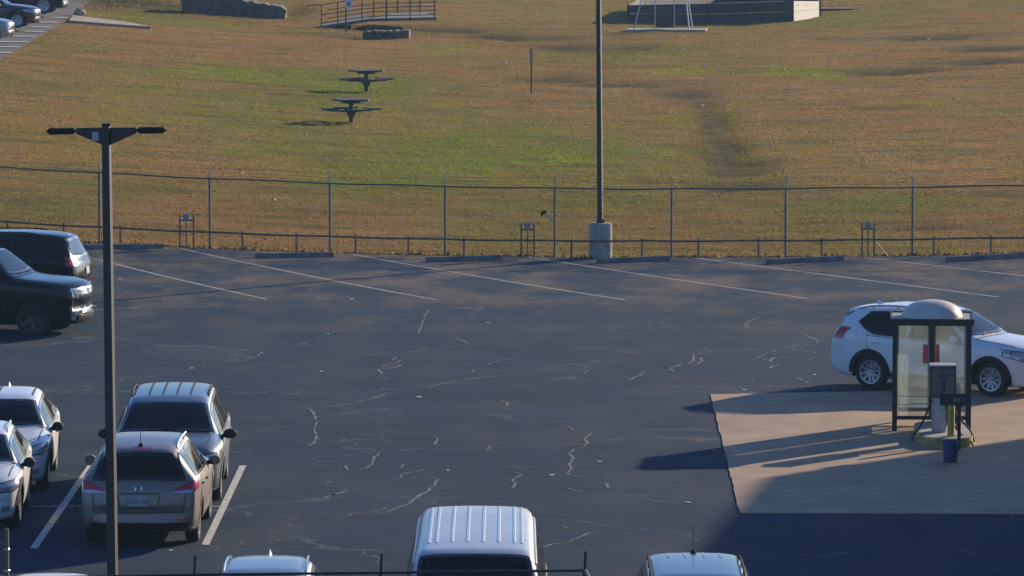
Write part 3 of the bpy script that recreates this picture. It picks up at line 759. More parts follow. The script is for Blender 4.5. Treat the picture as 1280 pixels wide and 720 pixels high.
def standard(name, label, cat, loc, heading, base, L, H, Wd, paint, **o):
    """a passenger car with its parts"""
    K = scale_keys(base, L, H, Wd)
    c = Car(name, label, cat, loc, heading, K, paint, o.get('bowF', .28), o.get('bowR', .12), o.get('group'))
    fx, fz, fw = L/(base[0][0]-base[-1][0]), H/max(k[3] for k in base), Wd/(2*max(k[5] for k in base))
    ci = o['cowl']*fx; wt = o['wstop']*fx; c.cowl = ci; hw = Wd/2
    gl, gd = o.get('glass', M['glass']), o.get('rear_glass', M['glass_dark'])
    # windscreen from above
    n = 7; wy0, wy1 = o.get('wsy', (.74, .57)); wy0 *= fw; wy1 *= fw
    ws = [(ci-.07 - .10*(abs(t)**2), t*wy0) for t in np.linspace(-1, 1, n)] + [(wt+.03 - .06*(abs(t)**2), t*wy1) for t in np.linspace(1, -1, n)]
    c.window('windshield', ws, 'top', gl, .045)
    for i in (-.32, .25):
        c.wiper('top', [(ci-.06, i), (ci-.12, i+.5)])
    # side windows
    for k, (a, b_, l0, l1) in enumerate(o['side']):
        p = c.side_poly(a*fx, b_*fx, o.get('sill', .035), o.get('head', .13), l0, l1, kick=o.get('kick', 0.) if k == len(o['side'])-1 else 0.)
        for az in (90, 270): c.window('side_window', c.su(p, az), az, gl if k == 0 else gd, .035, o.get('frame_mat'))
    c.doors([(a*fx, b_*fx) for a, b_ in o['doors']], o.get('door_lo', .36)*fz, wh=[w*fx for w in o['wheels']]+[o['r']])
    # rear window
    rz0, rz1, ry0, ry1 = o['rearwin']; rz0 *= fz; rz1 *= fz; ry0 *= fw; ry1 *= fw
    rw = [(t*ry0, rz0 - .015*abs(t)) for t in np.linspace(-1, 1, 7)] + [(t*ry1, rz1 - .03*abs(t)) for t in np.linspace(1, -1, 7)]
    c.window('rear_window', rw, 180, gd, .045)
    b = 1
    # hood gap, grille, lower intake, lamps
    c.seam([(ci-.0, -.74*fw), (ci+.06, 0), (ci, .74*fw)], 'top', 'hood_gap', .02)
    for sg in (1, -1): c.seam([(ci, sg*.76*fw), (c.xf-.45, sg*.72*fw)], 'top', 'hood_gap', .014)
    g0, g1, gw, gw2 = o.get('grille', (.62, .84, .42, .5))
    gp = [(-gw*fw, g0*fz), (gw*fw, g0*fz), (gw2*fw, g1*fz), (-gw2*fw, g1*fz)]
    gr = c.patch('grille', gp, 0, M['trim_gloss'], .008)
    c.patch('grille_surround', offset_poly(gp, .02), 0, o.get('grille_mat', M['silver']), .013, hole=offset_poly(gp, -.015), parent=gr, step=.1)
    for q in range(o.get('bars', 3)):
        zz = (g0+(g1-g0)*(q+1)/(o.get('bars', 3)+1))*fz
        c.seam([(-gw*fw*.95, zz), (gw*fw*.95, zz)], 0, 'grille_bar', .022, o.get('bar_mat', M['trim']), parent=gr)
    c.patch('lower_intake', [(-.55*fw, .30*fz), (.55*fw, .30*fz), (.48*fw, .50*fz), (-.48*fw, .50*fz)], 0, M['trim'], .008)
    c.badge(0, (g1-.06)*fz, .06)
    for sg in (1, -1):
        hl = o.get('head', None)
        h0, h1 = o.get('headlamp_z', (.74, .88))
        az = sg*32
        d, ua, va = c.axes(az)
        # lamp outline in the plane facing its corner
        def uv(x, y): return Vector((x, y, 0)).dot(ua)
        ui, uo = uv(c.xf-.08, sg*.50*fw), uv(c.xf-o.get('hl_wrap', .62), sg*.93*hw/.92*.97)
        poly = [(ui, h0*fz), (ui+(uo-ui)*.55, (h0-.0)*fz), (uo, (h0+.09)*fz), (uo, (h1+.05)*fz), (ui+(uo-ui)*.5, (h1+.02)*fz), (ui, (h1-.03)*fz)]
        hp = c.patch('headlight', poly, az, o.get('hl_mat', M['clear']), .009)
        c.patch('headlight_surround', offset_poly(poly, .018), az, M['trim_gloss'], .006, parent=hp)
        fo = [(sg*.60*fw, .36*fz), (sg*.74*fw, .38*fz), (sg*.74*fw, .47*fz), (sg*.60*fw, .46*fz)]
        fo = [(-u_, v_) for u_, v_ in fo]
        c.patch('fog_light', fo, 0, M['clear'], .01)
        # tail lamps, wrapped round the corner
        az = 180 - sg*34; d, ua, va = c.axes(az)
        t0, t1, tin = o.get('tail', (.92, 1.10, .55))
        ui, uo = uv(c.xr+.05, sg*tin*fw), uv(c.xr+o.get('tail_wrap', .45), sg*hw*.99)
        shape = o.get('tail_shape', 'box')
        if shape == 'box': poly = [(ui, t0*fz), (uo, t0*fz), (uo, t1*fz), (ui, t1*fz)]
        elif shape == 'wedge': poly = [(ui, (t0+.02)*fz), (ui+(uo-ui)*.45, t0*fz), (uo, (t0+.05)*fz), (uo, (t1-.0)*fz), (ui+(uo-ui)*.6, (t1-.05)*fz)]
        else: poly = [(ui+(uo-ui)*.35, t0*fz), (uo, (t0+.02)*fz), (uo, (t1+.04)*fz), (ui+(uo-ui)*.72, (t1+.06)*fz), (ui, (t0+.10)*fz)]
        tp = c.patch('tail_light', poly, az, M['tail'], .009)
        if shape == 'wedge':
            pc = [(ui, (t0+.02)*fz), (ui+(uo-ui)*.45, t0*fz), (ui+(uo-ui)*.82, (t0+.03)*fz), (ui+(uo-ui)*.5, (t0+.055)*fz)]
            c.patch('reverse_lens', pc, az, M['clear'], .013, parent=tp)
        rf = [(sg*.60*fw, .46*fz), (sg*.76*fw, .47*fz), (sg*.76*fw, .505*fz), (sg*.60*fw, .50*fz)]
        c.patch('reflector', rf, 180, M['tail'], .01)
    # tailgate gap, plate recess, bumper step
    tg = o.get('tailgate', (.60, .74, .97))
    c.seam([(-tg[1]*fw, .98*fz), (-tg[1]*fw*.93, tg[0]*fz), (tg[1]*fw*.93, tg[0]*fz), (tg[1]*fw, .98*fz)], 180, 'tailgate_gap', .014)
    if o.get('lower_clad', True):
        c.patch('bumper_trim', [(-.72*fw, .30*fz), (.72*fw, .30*fz), (.78*fw, .43*fz), (-.78*fw, .43*fz)], 180, M['trim'], .008)
    pz = o.get('plate_z', .80)*fz
    pr = [(-.30, pz-.11), (.30, pz-.11), (.34, pz+.12), (-.34, pz+.12)]
    c.seam(pr+[pr[0]], 180, 'plate_recess', .016)
    c.number_plate(180, pz, o.get('plate_text', ''))
    c.badge(180, pz+.20, .062)
    c.wiper(180, [(.0, rz0+.03), (.34, rz0+.06)])
    # third brake lamp under the roof edge
    zr = rz1+.035
    c.patch('brake_light', [(-.17, zr), (.17, zr), (.17, zr+.03), (-.17, zr+.03)], 180, M['tail'], .008)
    # sill cladding
    ww = [w*fx for w in o['wheels']]; r = o['r']
    for az in (90, 270):
        c.patch('sill', c.su([(ww[1]+r+.12, .23), (ww[0]-r-.12, .23), (ww[0]-r-.12, .36*fz), (ww[1]+r+.12, .36*fz)], az), az, o.get('clad', M['trim']), .008)
    c.mirrors(ci-.42*fx, c.belt(ci-.4)+.0, o.get('mirror_mat', paint), o.get('mreach', .17))
    if o.get('rails'): c.rails(o['rails'][0]*fx, o['rails'][1]*fx, o.get('rail_mat', M['silver']))
    if o.get('ribs'):
        for y in o['ribs'][2]: c.seam([(o['ribs'][0]*fx, y), (o['ribs'][1]*fx, y)], 'top', 'roof_rib', .03, o.get('rib_mat', M['trim']))
    if o.get('fin'): c.fin(o['fin'][0]*fx, o['fin'][1], o['fin'][2] if len(o['fin']) > 2 else False)
    c.finish(ww, r, o.get('tw', .225), o.get('rim', 'five'), o.get('rim_mat', M['rim']), o.get('arch', .06), o.get('clad_arch', o.get('clad', M['trim'])), o.get('arch_w', .06), tan=o.get('tan', False))
    return c

CR_OPT = dict(cowl=1.02, wstop=.20, side=[(-.42, .78, .02, -.42), (-1.42, -.50, .10, -.02), (-1.86, -1.52, .12, .08)], doors=[(-.46, .92), (-1.32, -.50)], rearwin=(1.12, 1.53, .72, .58), wheels=(1.40, -1.28), r=.355)
MV_OPT = dict(cowl=1.45, wstop=.55, side=[(-.05, 1.15, .02, -.45), (-1.25, -.13, .03, -.02), (-2.12, -1.35, .12, .03)], doors=[(-.08, 1.3), (-1.25, -.13)], rearwin=(1.12, 1.58, .74, .62), wheels=(1.55, -1.45), r=.36, wsy=(.80, .64))
BS_OPT = dict(cowl=1.15, wstop=.45, side=[(-.42, .92, .02, -.32), (-1.42, -.52, .05, -.02), (-2.40, -1.54, .14, .05)], doors=[(-.46, 1.02), (-1.36, -.52)], rearwin=(1.24, 1.74, .76, .64), wheels=(1.62, -1.48), r=.40, wsy=(.80, .66), tail=(.95, 1.45, .80), headlamp_z=(.86, 1.04), grille=(.66, 1.02, .56, .58), plate_z=.98, tw=.265, tail_wrap=.16, hl_wrap=.36)

white = car_paint('pearl_white_paint', (.76, .76, .75), .0, .32)
taupe = car_paint('taupe_metallic_paint', (.25, .205, .165), .4, .40)
slate = car_paint('slate_blue_metallic_paint', (.17, .20, .22), .5, .38)
black = car_paint('black_metallic_paint', (.006, .007, .010), .0, .18, coat=.12, spec=.25)
silver = car_paint('silver_green_metallic_paint', (.33, .36, .36), .6, .35)
bluegrey = car_paint('blue_grey_metallic_paint', (.10, .13, .16), .5, .36)
vanwhite = car_paint('fleet_white_paint', (.45, .455, .46), .0, .42)
maroon = car_paint('dark_maroon_paint', (.07, .02, .03), .3, .3)

def place(rear, front, hw, wb_rear_x, ground=LOT):
    """pose from two wheel contact points on the car's near (right-hand) side"""
    d = (front-rear); d.z = 0; h = math.atan2(d.y, d.x); d.normalize(); left = Vector((-d.y, d.x, 0))
    c = rear + left*(hw-.12) - d*wb_rear_x
    return (c.x, c.y, float(hz(c.x, c.y))+ground-.004), math.degrees(h)

# white crossover behind the shelter
loc, hd = place(G(1091, 487.5), G(1245, 497.5), .92, -1.28)
standard('parked_car', 'white crossover parked side-on behind the glass shelter', 'car', loc, hd, CROSS, 4.69, 1.70, 1.84, white, rails=(-1.7, .1), rail_mat=M['silver'], fin=(-1.5, white), group='parked cars', tail_shape='boom', tail=(.98, 1.17, .46), frame_mat=M['trim_gloss'], tan=True, kick=.20, rim='ten', **dict(CR_OPT, side=[(-.42, .78, .02, -.42), (-1.60, -.50, .22, -.02)]))
# taupe crossover, rear to the camera
loc, hd = place(G(240, 677.5), G(257.5, 652), .94, -1.33)
hd = 89.3
standard('parked_car', 'taupe crossover showing its tailgate, nose to nose with a slate blue van', 'car', loc, hd, CROSS, 4.82, 1.67, 1.90, taupe, rails=(-1.6, .1), rail_mat=M['silver'], fin=(-1.75, M['trim'], True), group='parked cars', tail_shape='wedge', tail=(.90, 1.13, .42), plate_z=.78, plate_text='COM 704', clad=taupe, mirror_mat=taupe, **CR_OPT)
# slate minivan facing the camera
p = G(269, 625)
standard('parked_car', 'slate blue van with roof rails, facing the taupe crossover', 'car', (p.x-.85, p.y+1.45, .02), -89.3, MINIVAN, 4.98, 1.69, 1.96, slate, rails=(-1.75, -.1), rail_mat=M['trim'], ribs=(-1.9, .1, (-.36, -.12, .12, .36)), rib_mat=M['seam'], group='parked cars', grille=(.66, .9, .5, .56), mirror_mat=M['trim'], mreach=.2, clad=slate, **MV_OPT)
# two white crossovers at the left edge
p = G(57, 602, .25)
WC = dict(CR_OPT)
standard('parked_car', 'white crossover at the left edge, farther of the two, showing a shark fin antenna', 'car', (-8.98, 99.0+2.2, .02), -88.6, CROSS, 4.45, 1.52, 1.80, white, fin=(-1.6, white), ribs=(-1.7, -.1, (-.5, .5, -.1)), rib_mat=M['seam'], group='parked cars', bowF=.36, tail_shape='boom', mirror_mat=M['trim'], **WC)
standard('parked_car', 'white crossover at the left edge, nearer of the two, nose towards the fence', 'car', (-9.04, 93.9+2.15, .02), -88.6, CROSS, 4.30, 1.50, 1.78, white, rails=(-1.5, -.1), rail_mat=white, group='parked cars', bowF=.36, tail_shape='boom', mirror_mat=M['trim'], **WC)
# black vehicles, left
q = G(100, 389)
standard('parked_car', 'black suv side-on with rear end lit, behind a chrome grilled vehicle', 'suv', (q.x-2.45, q.y+1.6, float(hz(q.x, q.y))+.02), 171, CROSS, 5.15, 1.74, 2.02, black, group='parked cars', rim_mat=M['rim_dark'], rails=(-1.5, .1), rail_mat=M['trim'], clad=black, tail=(.95, 1.15, .6), tail_wrap=.25, kick=.12, **dict(CR_OPT, r=.39, wheels=(1.38, -1.26)))
q = G(112, 421)
BF = dict(BS_OPT); BF['grille'] = (.58, 1.04, .66, .68)
standard('parked_car', 'black full size vehicle with a chrome grille pointing right at the left edge', 'suv', (q.x-2.60, q.y+1.25, .02), -14, BIGSUV, 5.25, 1.93, 2.04, black, group='parked cars', rim_mat=M['rim_dark'], grille_mat=M['chrome'], bar_mat=M['chrome'], bars=4, clad=black, mirror_mat=M['chrome'], bowF=.34, hl_mat=M['rim_dark'], **BF)
# bottom row, facing the camera
standard('parked_car', 'silver green sedan roof with a small fin at the bottom edge', 'car', (-3.42, 79.0, .02), -90, CROSS, 4.5, 1.50, 1.80, silver, fin=(-1.75, white), rails=(-1.8, -.1), rail_mat=M['chrome'], group='parked cars', **CR_OPT)
standard('parked_car', 'dark blue grey suv with roof rails and mast antenna at the bottom edge', 'suv', (2.50, 76.8, .02), -90, BIGSUV, 4.8, 1.76, 1.86, bluegrey, fin=(-2.15, M['trim'], True), ribs=(-2.2, -1.6, (-.36, -.13, .13, .36)), rib_mat=bluegrey, rails=(-2.2, .2), rail_mat=M['trim'], group='parked cars', **BS_OPT)
standard('parked_car', 'white car roof just showing at the bottom left edge beside the pole', 'car', (-6.35, 77.5, .02), -90, CROSS, 4.4, 1.46, 1.80, white, group='parked cars', **CR_OPT)

# white passenger van
def van():
    L, H, Wd = 6.3, 2.12, 2.0
    K = scale_keys(VAN, L, H, Wd)
    c = Car('passenger_van', 'long white van with a ribbed roof behind the near fence', 'van', (-.50, 78.35, .02), -90, K, vanwhite, .16, .06, 'parked cars')
    c.cowl = 2.2; fx = L/6.1
    ws = [(2.10*fx-.05*abs(t)**2, t*.80) for t in np.linspace(-1, 1, 7)] + [(1.78*fx-.04*abs(t)**2, t*.72) for t in np.linspace(1, -1, 7)]
    c.window('windshield', ws, 'top', M['glass'], .05)
    for a, b_, l0, l1 in ((.95, 1.9, .02, -.2), (-.35, .85, .02, -.02), (-1.5, -.45, .02, -.02), (-2.75, -1.6, .05, -.02)):
        p = c.side_poly(a*fx, b_*fx, .06, .24, l0, l1)
        for az in (90, 270): c.window('side_window', c.su(p, az), az, M['glass_dark'], .04)
    c.doors([(.85, 1.95), (-.9, .75)], .4)
    rw = [(-.68, 1.34), (.68, 1.34), (.62, 1.86), (-.62, 1.86)]; c.window('rear_window', rw, 180, M['glass_dark'], .05)
    ys = [-.62, -.52, -.31, -.10, .11, .32, .53, .63]
    for y in ys:
        b = B(); xs_ = np.linspace(-2.75, 1.1, 18); pr = None
        for x in xs_:
            z = c.proj(x, y, 'top', 0)[0].z
            cur = [b.verts.new((x, y-.026, z-.002)), b.verts.new((x, y-.014, z+.008)), b.verts.new((x, y+.014, z+.008)), b.verts.new((x, y+.026, z-.002))]
            if pr:
                for i in range(3): b.faces.new((pr[i], pr[i+1], cur[i+1], cur[i]))
            else: b.faces.new(cur)
            pr = cur
        b.faces.new(pr[::-1]); link('roof_rib', b, vanwhite, c.root)
    for sg in (1, -1):
        b = B(); pts = []
        for x in np.linspace(-2.9, 1.75, 20):
            y = sg*(c.f(x, 6)+.02); z = c.proj(c.u(x, 90 if sg > 0 else 270), c.top(x)-.17, 90 if sg > 0 else 270, .012)[0]
            pts.append((x, z.y, z.z))
        tube(b, pts, .018, 6); link('drip_rail', b, vanwhite, c.root)
        az = sg*25; d, ua, va = c.axes(az)
        uv = lambda x, y: Vector((x, y, 0)).dot(ua)
        ui, uo = uv(c.xf-.02, sg*.55), uv(c.xf-.35, sg*.9)
        c.patch('headlight', [(ui, .86), (uo, .86), (uo, 1.06), (ui, 1.06)], az, M['clear'], .009)
        az = 180-sg*30; d, ua, va = c.axes(az); ui, uo = uv(c.xr+.02, sg*.84), uv(c.xr+.2, sg*.99)
        c.patch('tail_light', [(ui, .9), (uo, .9), (uo, 1.5), (ui, 1.5)], az, M['tail'], .009)
    gr = c.patch('grille', [(-.5, .74), (.5, .74), (.5, 1.05), (-.5, 1.05)], 0, M['trim_gloss'], .008)
    c.patch('bumper', [(-.8, .38), (.8, .38), (.8, .6), (-.8, .6)], 0, M['trim'], .01)
    c.mirrors(1.75, 1.3, M['trim'], .24, (.1, .26))
    c.number_plate(180, .75)
    c.finish([1.95, -1.75], .37, .23, 'six', M['rim'], .07, vanwhite, .05)
van()

# far vehicles on the road at top left
def far_car(name, label, px, py, L, H, Wd, base, opt, paint, flip=0, **o):
    q = G(px, py); d = R(-4)
    x, y = q.x-L/2, q.y+Wd/2
    standard(name, label, 'car', (x, y, float(hz(x, y))+.02), -4+flip, base, L, H, Wd, paint, group='cars on the far side road', **dict(opt, **o))
far_car('parked_car', 'dark truck parked on the far road, topmost at the left corner', 84, 25, 5.3, 1.85, 2.0, BIGSUV, BS_OPT, black)
far_car('parked_car', 'maroon car parked on the far road in front of the dark truck', 49, 42, 4.6, 1.50, 1.8, CROSS, CR_OPT, maroon, tail_shape='boom', glass=M['glass'])
far_car('parked_car', 'silver car glinting on the far road, lowest at the left edge', 16, 60, 4.6, 1.48, 1.8, CROSS, CR_OPT, silver, tail_shape='boom')

# far road + stall lines
b = B(); a0, a1, a2 = G(-30, 92), G(40, 52), G(90, 19); a3 = G(118, -2); a4 = G(160, -40)
rd = [a0, G(12, 68), a1, G(68, 34), a2, a3, a4]
left = [Vector((p.x-60, p.y, 0)) for p in rd]
pts = []
for i, p in enumerate(rd):
    for k in range(13):
        t = k/12; x = p.x + (-60)*t**1.5; pts.append(b.verts.new((x, p.y, float(hz(x, p.y))+.012 + float(micro(np.array([x]), np.array([p.y]))[0])*0)))
for i in range(len(rd)-1):
    for k in range(12): b.faces.new((pts[i*13+k], pts[i*13+k+1], pts[(i+1)*13+k+1], pts[(i+1)*13+k]))
MA2 = principled('far_road_asphalt', (.055, .055, .058), .9, noise=.3, nscale=2)
structure('road', b, MA2)
for x0, x1, y in ((-20, 35, 53.5), (12, 44, 46.5), (30, 55, 40.5), (40, 63, 35), (45, 72, 29), (66, 86, 23.5), (-30, 24, 60), (-30, 14, 67)):
    b = B(); strip(b, dense(G(x0, y), G(x1, y), 3), .32, .05); structure('parking_line', b, M['paint_white'])

# ------------------------------------------------------------------ light poles
def lamp_head(parent, sx, mat, z):
    b = B()
    box(b, min(sx*.45, sx*.9), max(sx*.45, sx*.9), -.16, .16, z-.055, z+.045, .02)
    return link('lamp_head', b, mat, parent, True)
p = G(141, 729)
t = thing('light_pole', (p.x, p.y, 0.02), 'dark double headed light pole standing behind the taupe crossover', 'street lamp', R(-2), 'parking lot light poles')
t.rotation_euler = (0, R(-.45), R(2))
b = B(); z1 = 7.05
pr = None
for z, h in ((.0, .068), (3.5, .064), (z1, .058)):
    pts_ = [(-h, -h), (h, -h), (h, h), (-h, h)]
    cur = [b.verts.new((x*q, y, z)) for x, y in pts_ for q in (1,)]
    if pr:
        for i in range(4): b.faces.new((pr[i], pr[(i+1) % 4], cur[(i+1) % 4], cur[i]))
    pr = cur
b.faces.new(pr); po_ = link('pole', b, M['black_metal'], t); po_.rotation_euler = (0, 0, R(-16))
b = B(); box(b, -.075, .075, -.075, .075, z1+.002, z1+.05, .015); link('pole_cap', b, M['black_metal'], t)
b = B(); box(b, -.2, .2, -.2, .2, 0, .03, .008); lathe(b, [(.1, .03), (.1, .1), (.07, .12)], 12); link('base_plate', b, M['black_metal'], t)
for sx in (-1, 1):
    b = B(); x0, x1 = sx*.07, sx*.46
    vs = [(x0, z1-.30+.02), (x1, z1-.11), (x1, z1-.02), (x0, z1-.02)]
    f0 = [b.verts.new((x, -.035, z)) for x, z in vs]; f1 = [b.verts.new((x, .035, z)) for x, z in vs]
    b.faces.new(f0); b.faces.new(f1[::-1])
    for i in range(4): b.faces.new((f0[i], f0[(i+1) % 4], f1[(i+1) % 4], f1[i]))
    br = link('bracket_arm', b, M['black_metal'], t)
    lmat = MATS.get('matt_dark_lamp_housing') or principled('matt_dark_lamp_housing', (.022, .022, .024), .85, spec=.08)
    hd_ = B(); lo, hi = sorted((sx*.465, sx*.91)); box(hd_, lo, hi, -.15, .15, z1-.105, z1-.025, .025)
    hh = link('lamp_head', hd_, lmat, t, True)
    hl_ = B(); box(hl_, lo+.05, hi-.05, -.12, .12, z1-.112, z1-.107); link('lens', hl_, M['trim_gloss'], hh)
    fn = B()
    for k in range(9):
        xk = lo+.05+(hi-lo-.1)*k/8; box(fn, xk-.008, xk+.008, -.13, .13, z1-.026, z1-.012)
    link('cooling_fins', fn, lmat, hh)
b = B(); box(b, -.22, -.12, -.042, -.0355, z1-.22, z1-.08); lb = link('label_plate', b, principled('pale_label', (.42, .42, .42), .6), t)
b = B(); box(b, .905, .935, -.03, .03, z1-.10, z1-.04, .01); link('light_sensor', b, principled('grey_sensor', (.5, .5, .48), .4), t)

# far pole on its concrete base
q = G(751, 323.5)
t = thing('light_pole', (q.x, q.y+.3, float(hz(q.x, q.y))+.02), 'tall dark light pole on a round concrete base by the chain link fence', 'street lamp', 0, 'parking lot light poles')
b = B(); lathe(b, [(.30, -.1), (.30, .84), (.285, .875), (.25, .885), (.001, .885)], 28); link('concrete_base', b, M['concrete'], t, True)
b = B(); box(b, -.10, .10, -.10, .10, .886, .90+.08, .01); link('base_cover', b, M['black_metal'], t)
b = B()
pr = None
for z, h in ((.95, .064), (9.2, .05)):
    cur = [b.verts.new((x, y, z)) for x, y in ((-h, -h), (h, -h), (h, h), (-h, h))]
    if pr:
        for i in range(4): b.faces.new((pr[i], pr[(i+1) % 4], cur[(i+1) % 4], cur[i]))
    pr = cur
b.faces.new(pr); po_ = link('pole', b, M['black_metal'], t); po_.rotation_euler = (0, 0, R(-18))
for sx in (-1, 1):
    b = B(); box(b, min(sx*.05, sx*.5), max(sx*.05, sx*.5), -.03, .03, 9.05, 9.12); link('bracket_arm', b, M['black_metal'], t)
    b = B(); box(b, min(sx*.5, sx*.95), max(sx*.5, sx*.95), -.16, .16, 9.03, 9.13, .02); link('lamp_head', b, M['black_metal'], t)
t.rotation_euler = (0, R(-.5), 0)

# ------------------------------------------------------------------ back fence
def X(px, y): return (px-W0/2)/F*(y*math.cos(PITCH)+HC*math.sin(PITCH))
t = thing('chain_link_fence', (0, YF, 0), 'long chain link fence with angled post tops between the lot and the grass', 'fence')
def fz_(x): return float(hz(x, YF))
PX = [-150, -8, 124.5, 262.5, 412.5, 556.5, 693.5, 839.5, 982, 1140.5, 1290, 1440]
FH = 1.76
xsf = np.linspace(-20, 22, 85)
def ft(x): return fz_(x) + FH + max(0, (3.3-x))*.004 + .012*math.sin(x*1.7)
for px in PX:
    x = X(px, YF); z = fz_(x)
    b = B(); tube(b, [(x, 0, z-.2), (x, 0, ft(x)+.02)], .032, 8); po = link('post', b, M['post'], t, True)
    b = B(); tube(b, [(x, 0, ft(x)+.021), (x-.012, .10, ft(x)+.30)], .027, 6, r2=.022); link('extension_arm', b, M['galv_arm'], po)
b = B(); tube(b, [(x, 0, ft(x)) for x in xsf], .021, 7); link('top_rail', b, M['galv'], t, True)
for k in range(3):
    b = B(); tube(b, [(x, .034*(k+1), ft(x)+.09*(k+1)-.02-.012*abs(math.sin(x*1.05))) for x in xsf], .0028, 4); link('barbed_wire', b, M['wire'], t)
b = B(); pitch = .066
for sg in (1, -1):
    for x in np.arange(-21, 23, pitch):
        x2 = x + sg*FH; 
        if not (-21 < x2 < 23): continue
        tube(b, [(x, .036+.002*sg, fz_(x)+.03), (x2, .036+.002*sg, ft(x2)-.01)], .0021, 3, caps=False)
link('chain_link_mesh', b, M['wire'], t)

# low pipe rail in front of it
YR = YF - .55
t = thing('pipe_guard_rail', (0, YR, 0), 'low steel pipe rail on short posts along the edge of the asphalt', 'rail')
def rz_(x): return float(hz(x, YR))
b = B(); tube(b, [(x, 0, rz_(x)+.46+.008*math.sin(x*2.3)) for x in np.linspace(-19, 20, 80)], .026, 7); link('rail', b, M['galv'], t, True)
for px in [-130, -60, 9.5, 79.5, 150.5, 303, 370.5, 444.5, 510.5, 580, 802.5, 873, 948, 1027, 1167, 1238.5, 1310, 1380]:
    x = X(px, YR); b = B(); tube(b, [(x, 0.03, rz_(x)-.1), (x, 0.03, rz_(x)+.53)], .026, 7); link('post', b, M['post'], t, True)

# outlet boxes on pipe frames
for px0, px1, pyb, lab in ((225, 242, 311, 'grey outlet box on a two post pipe frame, leftmost along the rail'), (651.5, 667.5, 321.5, 'grey outlet box on a two post pipe frame left of the concrete pole base'), (1077.5, 1092.5, 319, 'grey outlet box on a two post pipe frame near the right end of the fence')):
    q = G((px0+px1)/2, pyb); q.y = YR-.12; x0, x1 = X(px0, q.y), X(px1, q.y); w = (x1-x0)/2; zz = float(hz((x0+x1)/2, q.y))
    t = thing('outlet_stand', ((x0+x1)/2, q.y, zz), lab, 'electrical box', 0, 'outlet boxes along the rail')
    for sx in (-1, 1):
        b = B(); tube(b, [(sx*w, 0, -.1), (sx*w, 0, .90)], .021, 7); link('post', b, M['galv'], t, True)
    b = B(); box(b, -w, w, -.012, .012, .735, .775); link('crossbar', b, M['galv'], t)
    b = B(); box(b, -.085, .065, -.10, -.013, .76, .93, .012); bx_ = link('outlet_box', b, principled('grey_box_paint', (.26, .29, .32), .5), t, True)
    b = B(); tube(b, [(-.01, -.05, -.05), (-.01, -.05, .757)], .016, 6); link('conduit', b, M['galv'], t, True)

# floodlight clamped on a fence post, red stake, yellow tube
x = X(693.5, YF); z = fz_(x)
t = thing('floodlight', (x, YF-.04, z+1.0), 'small dark floodlight on a slanted arm clamped to a fence post', 'lamp')
b = B(); tube(b, [(0, 0, -.16), (-.26, -.06, .12)], .015, 6); link('arm', b, M['silver'], t, True)
b = B(); box(b, -.09, .09, -.06, .06, -.04, .04, .012); h = link('lamp_head', b, M['trim'], t, True); h.location = (-.29, -.08, .15); h.rotation_euler = (0, R(-35), 0)
x = X(714.5, YR)
t = thing('marker_post', (x, YR+.12, rz_(x)), 'short red marker post behind the pipe rail', 'post')
b = B(); tube(b, [(0, 0, -.1), (0, 0, .50)], .026, 7); link('post', b, principled('faded_red_paint', (.28, .05, .05), .6, noise=.3), t, True)
q = G(1101, 319)
t = thing('guy_guard', (X(1096, YR+.2), YR+.2, float(hz(9.4, YR))), 'thin yellow slanted guard tube beside the right outlet box', 'tube')
b = B(); tube(b, [(0, 0, .36), (.30, -.1, .0)], .014, 6); link('tube', b, principled('pale_yellow_plastic', (.5, .42, .2), .5), t, True)

# wheel stops
b = B(); Ls = 1.86
prof = [(-.075, 0), (.075, 0), (.06, .10), (.035, .125), (-.035, .125), (-.06, .10)]
rings = [[b.verts.new((xx, y, z)) for y, z in prof] for xx in (-Ls/2, -Ls/2+.03, Ls/2-.03, Ls/2)]
for r_, k in ((rings[0], .9), (rings[3], .9)):
    for v in r_: v.co.z *= k; v.co.y *= k
for a, c in zip(rings, rings[1:]):
    for i in range(6): b.faces.new((a[i], a[(i+1) % 6], c[(i+1) % 6], c[i]))
b.faces.new(rings[0]); b.faces.new(rings[-1][::-1])
ws0 = link('wheel_stop', b, M['stop'])
WSL = [((104, 312.5), (203, 311.5), 'concrete wheel stop beside the parked black suv at left'), ((320, 323.5), (416, 322), 'concrete wheel stop second from the left along the fence'), ((533, 328.5), (625, 325.5), 'concrete wheel stop left of the middle outlet frame'),
       ((747, 330), (836, 326.5), 'concrete wheel stop at the foot of the round concrete pole base'), ((958, 331), (1053, 326.5), 'concrete wheel stop left of the right outlet frame'), ((1183, 328), (1284, 322.5), 'concrete wheel stop at the right edge by the fence')]
for i, ((x0, y0), (x1, y1), lab) in enumerate(WSL):
    o = ws0 if i == 0 else ws0.copy()
    if i: C.objects.link(o)
    a, c = G(x0, y0), G(x1, y1); m_ = (a+c)/2; d = c-a
    o.location = (m_.x, min(m_.y, YR-.25), float(hz(m_.x, m_.y))+.021); o.rotation_euler = (0, -math.atan2(float(hz(c.x, c.y)-hz(a.x, a.y)), d.length), math.atan2(d.y, d.x)); o.scale = (d.length/Ls if d.length < 2.4 else 1.1, 1, 1)
    tag(o, lab, 'wheel stop', 'wheel stops along the fence')

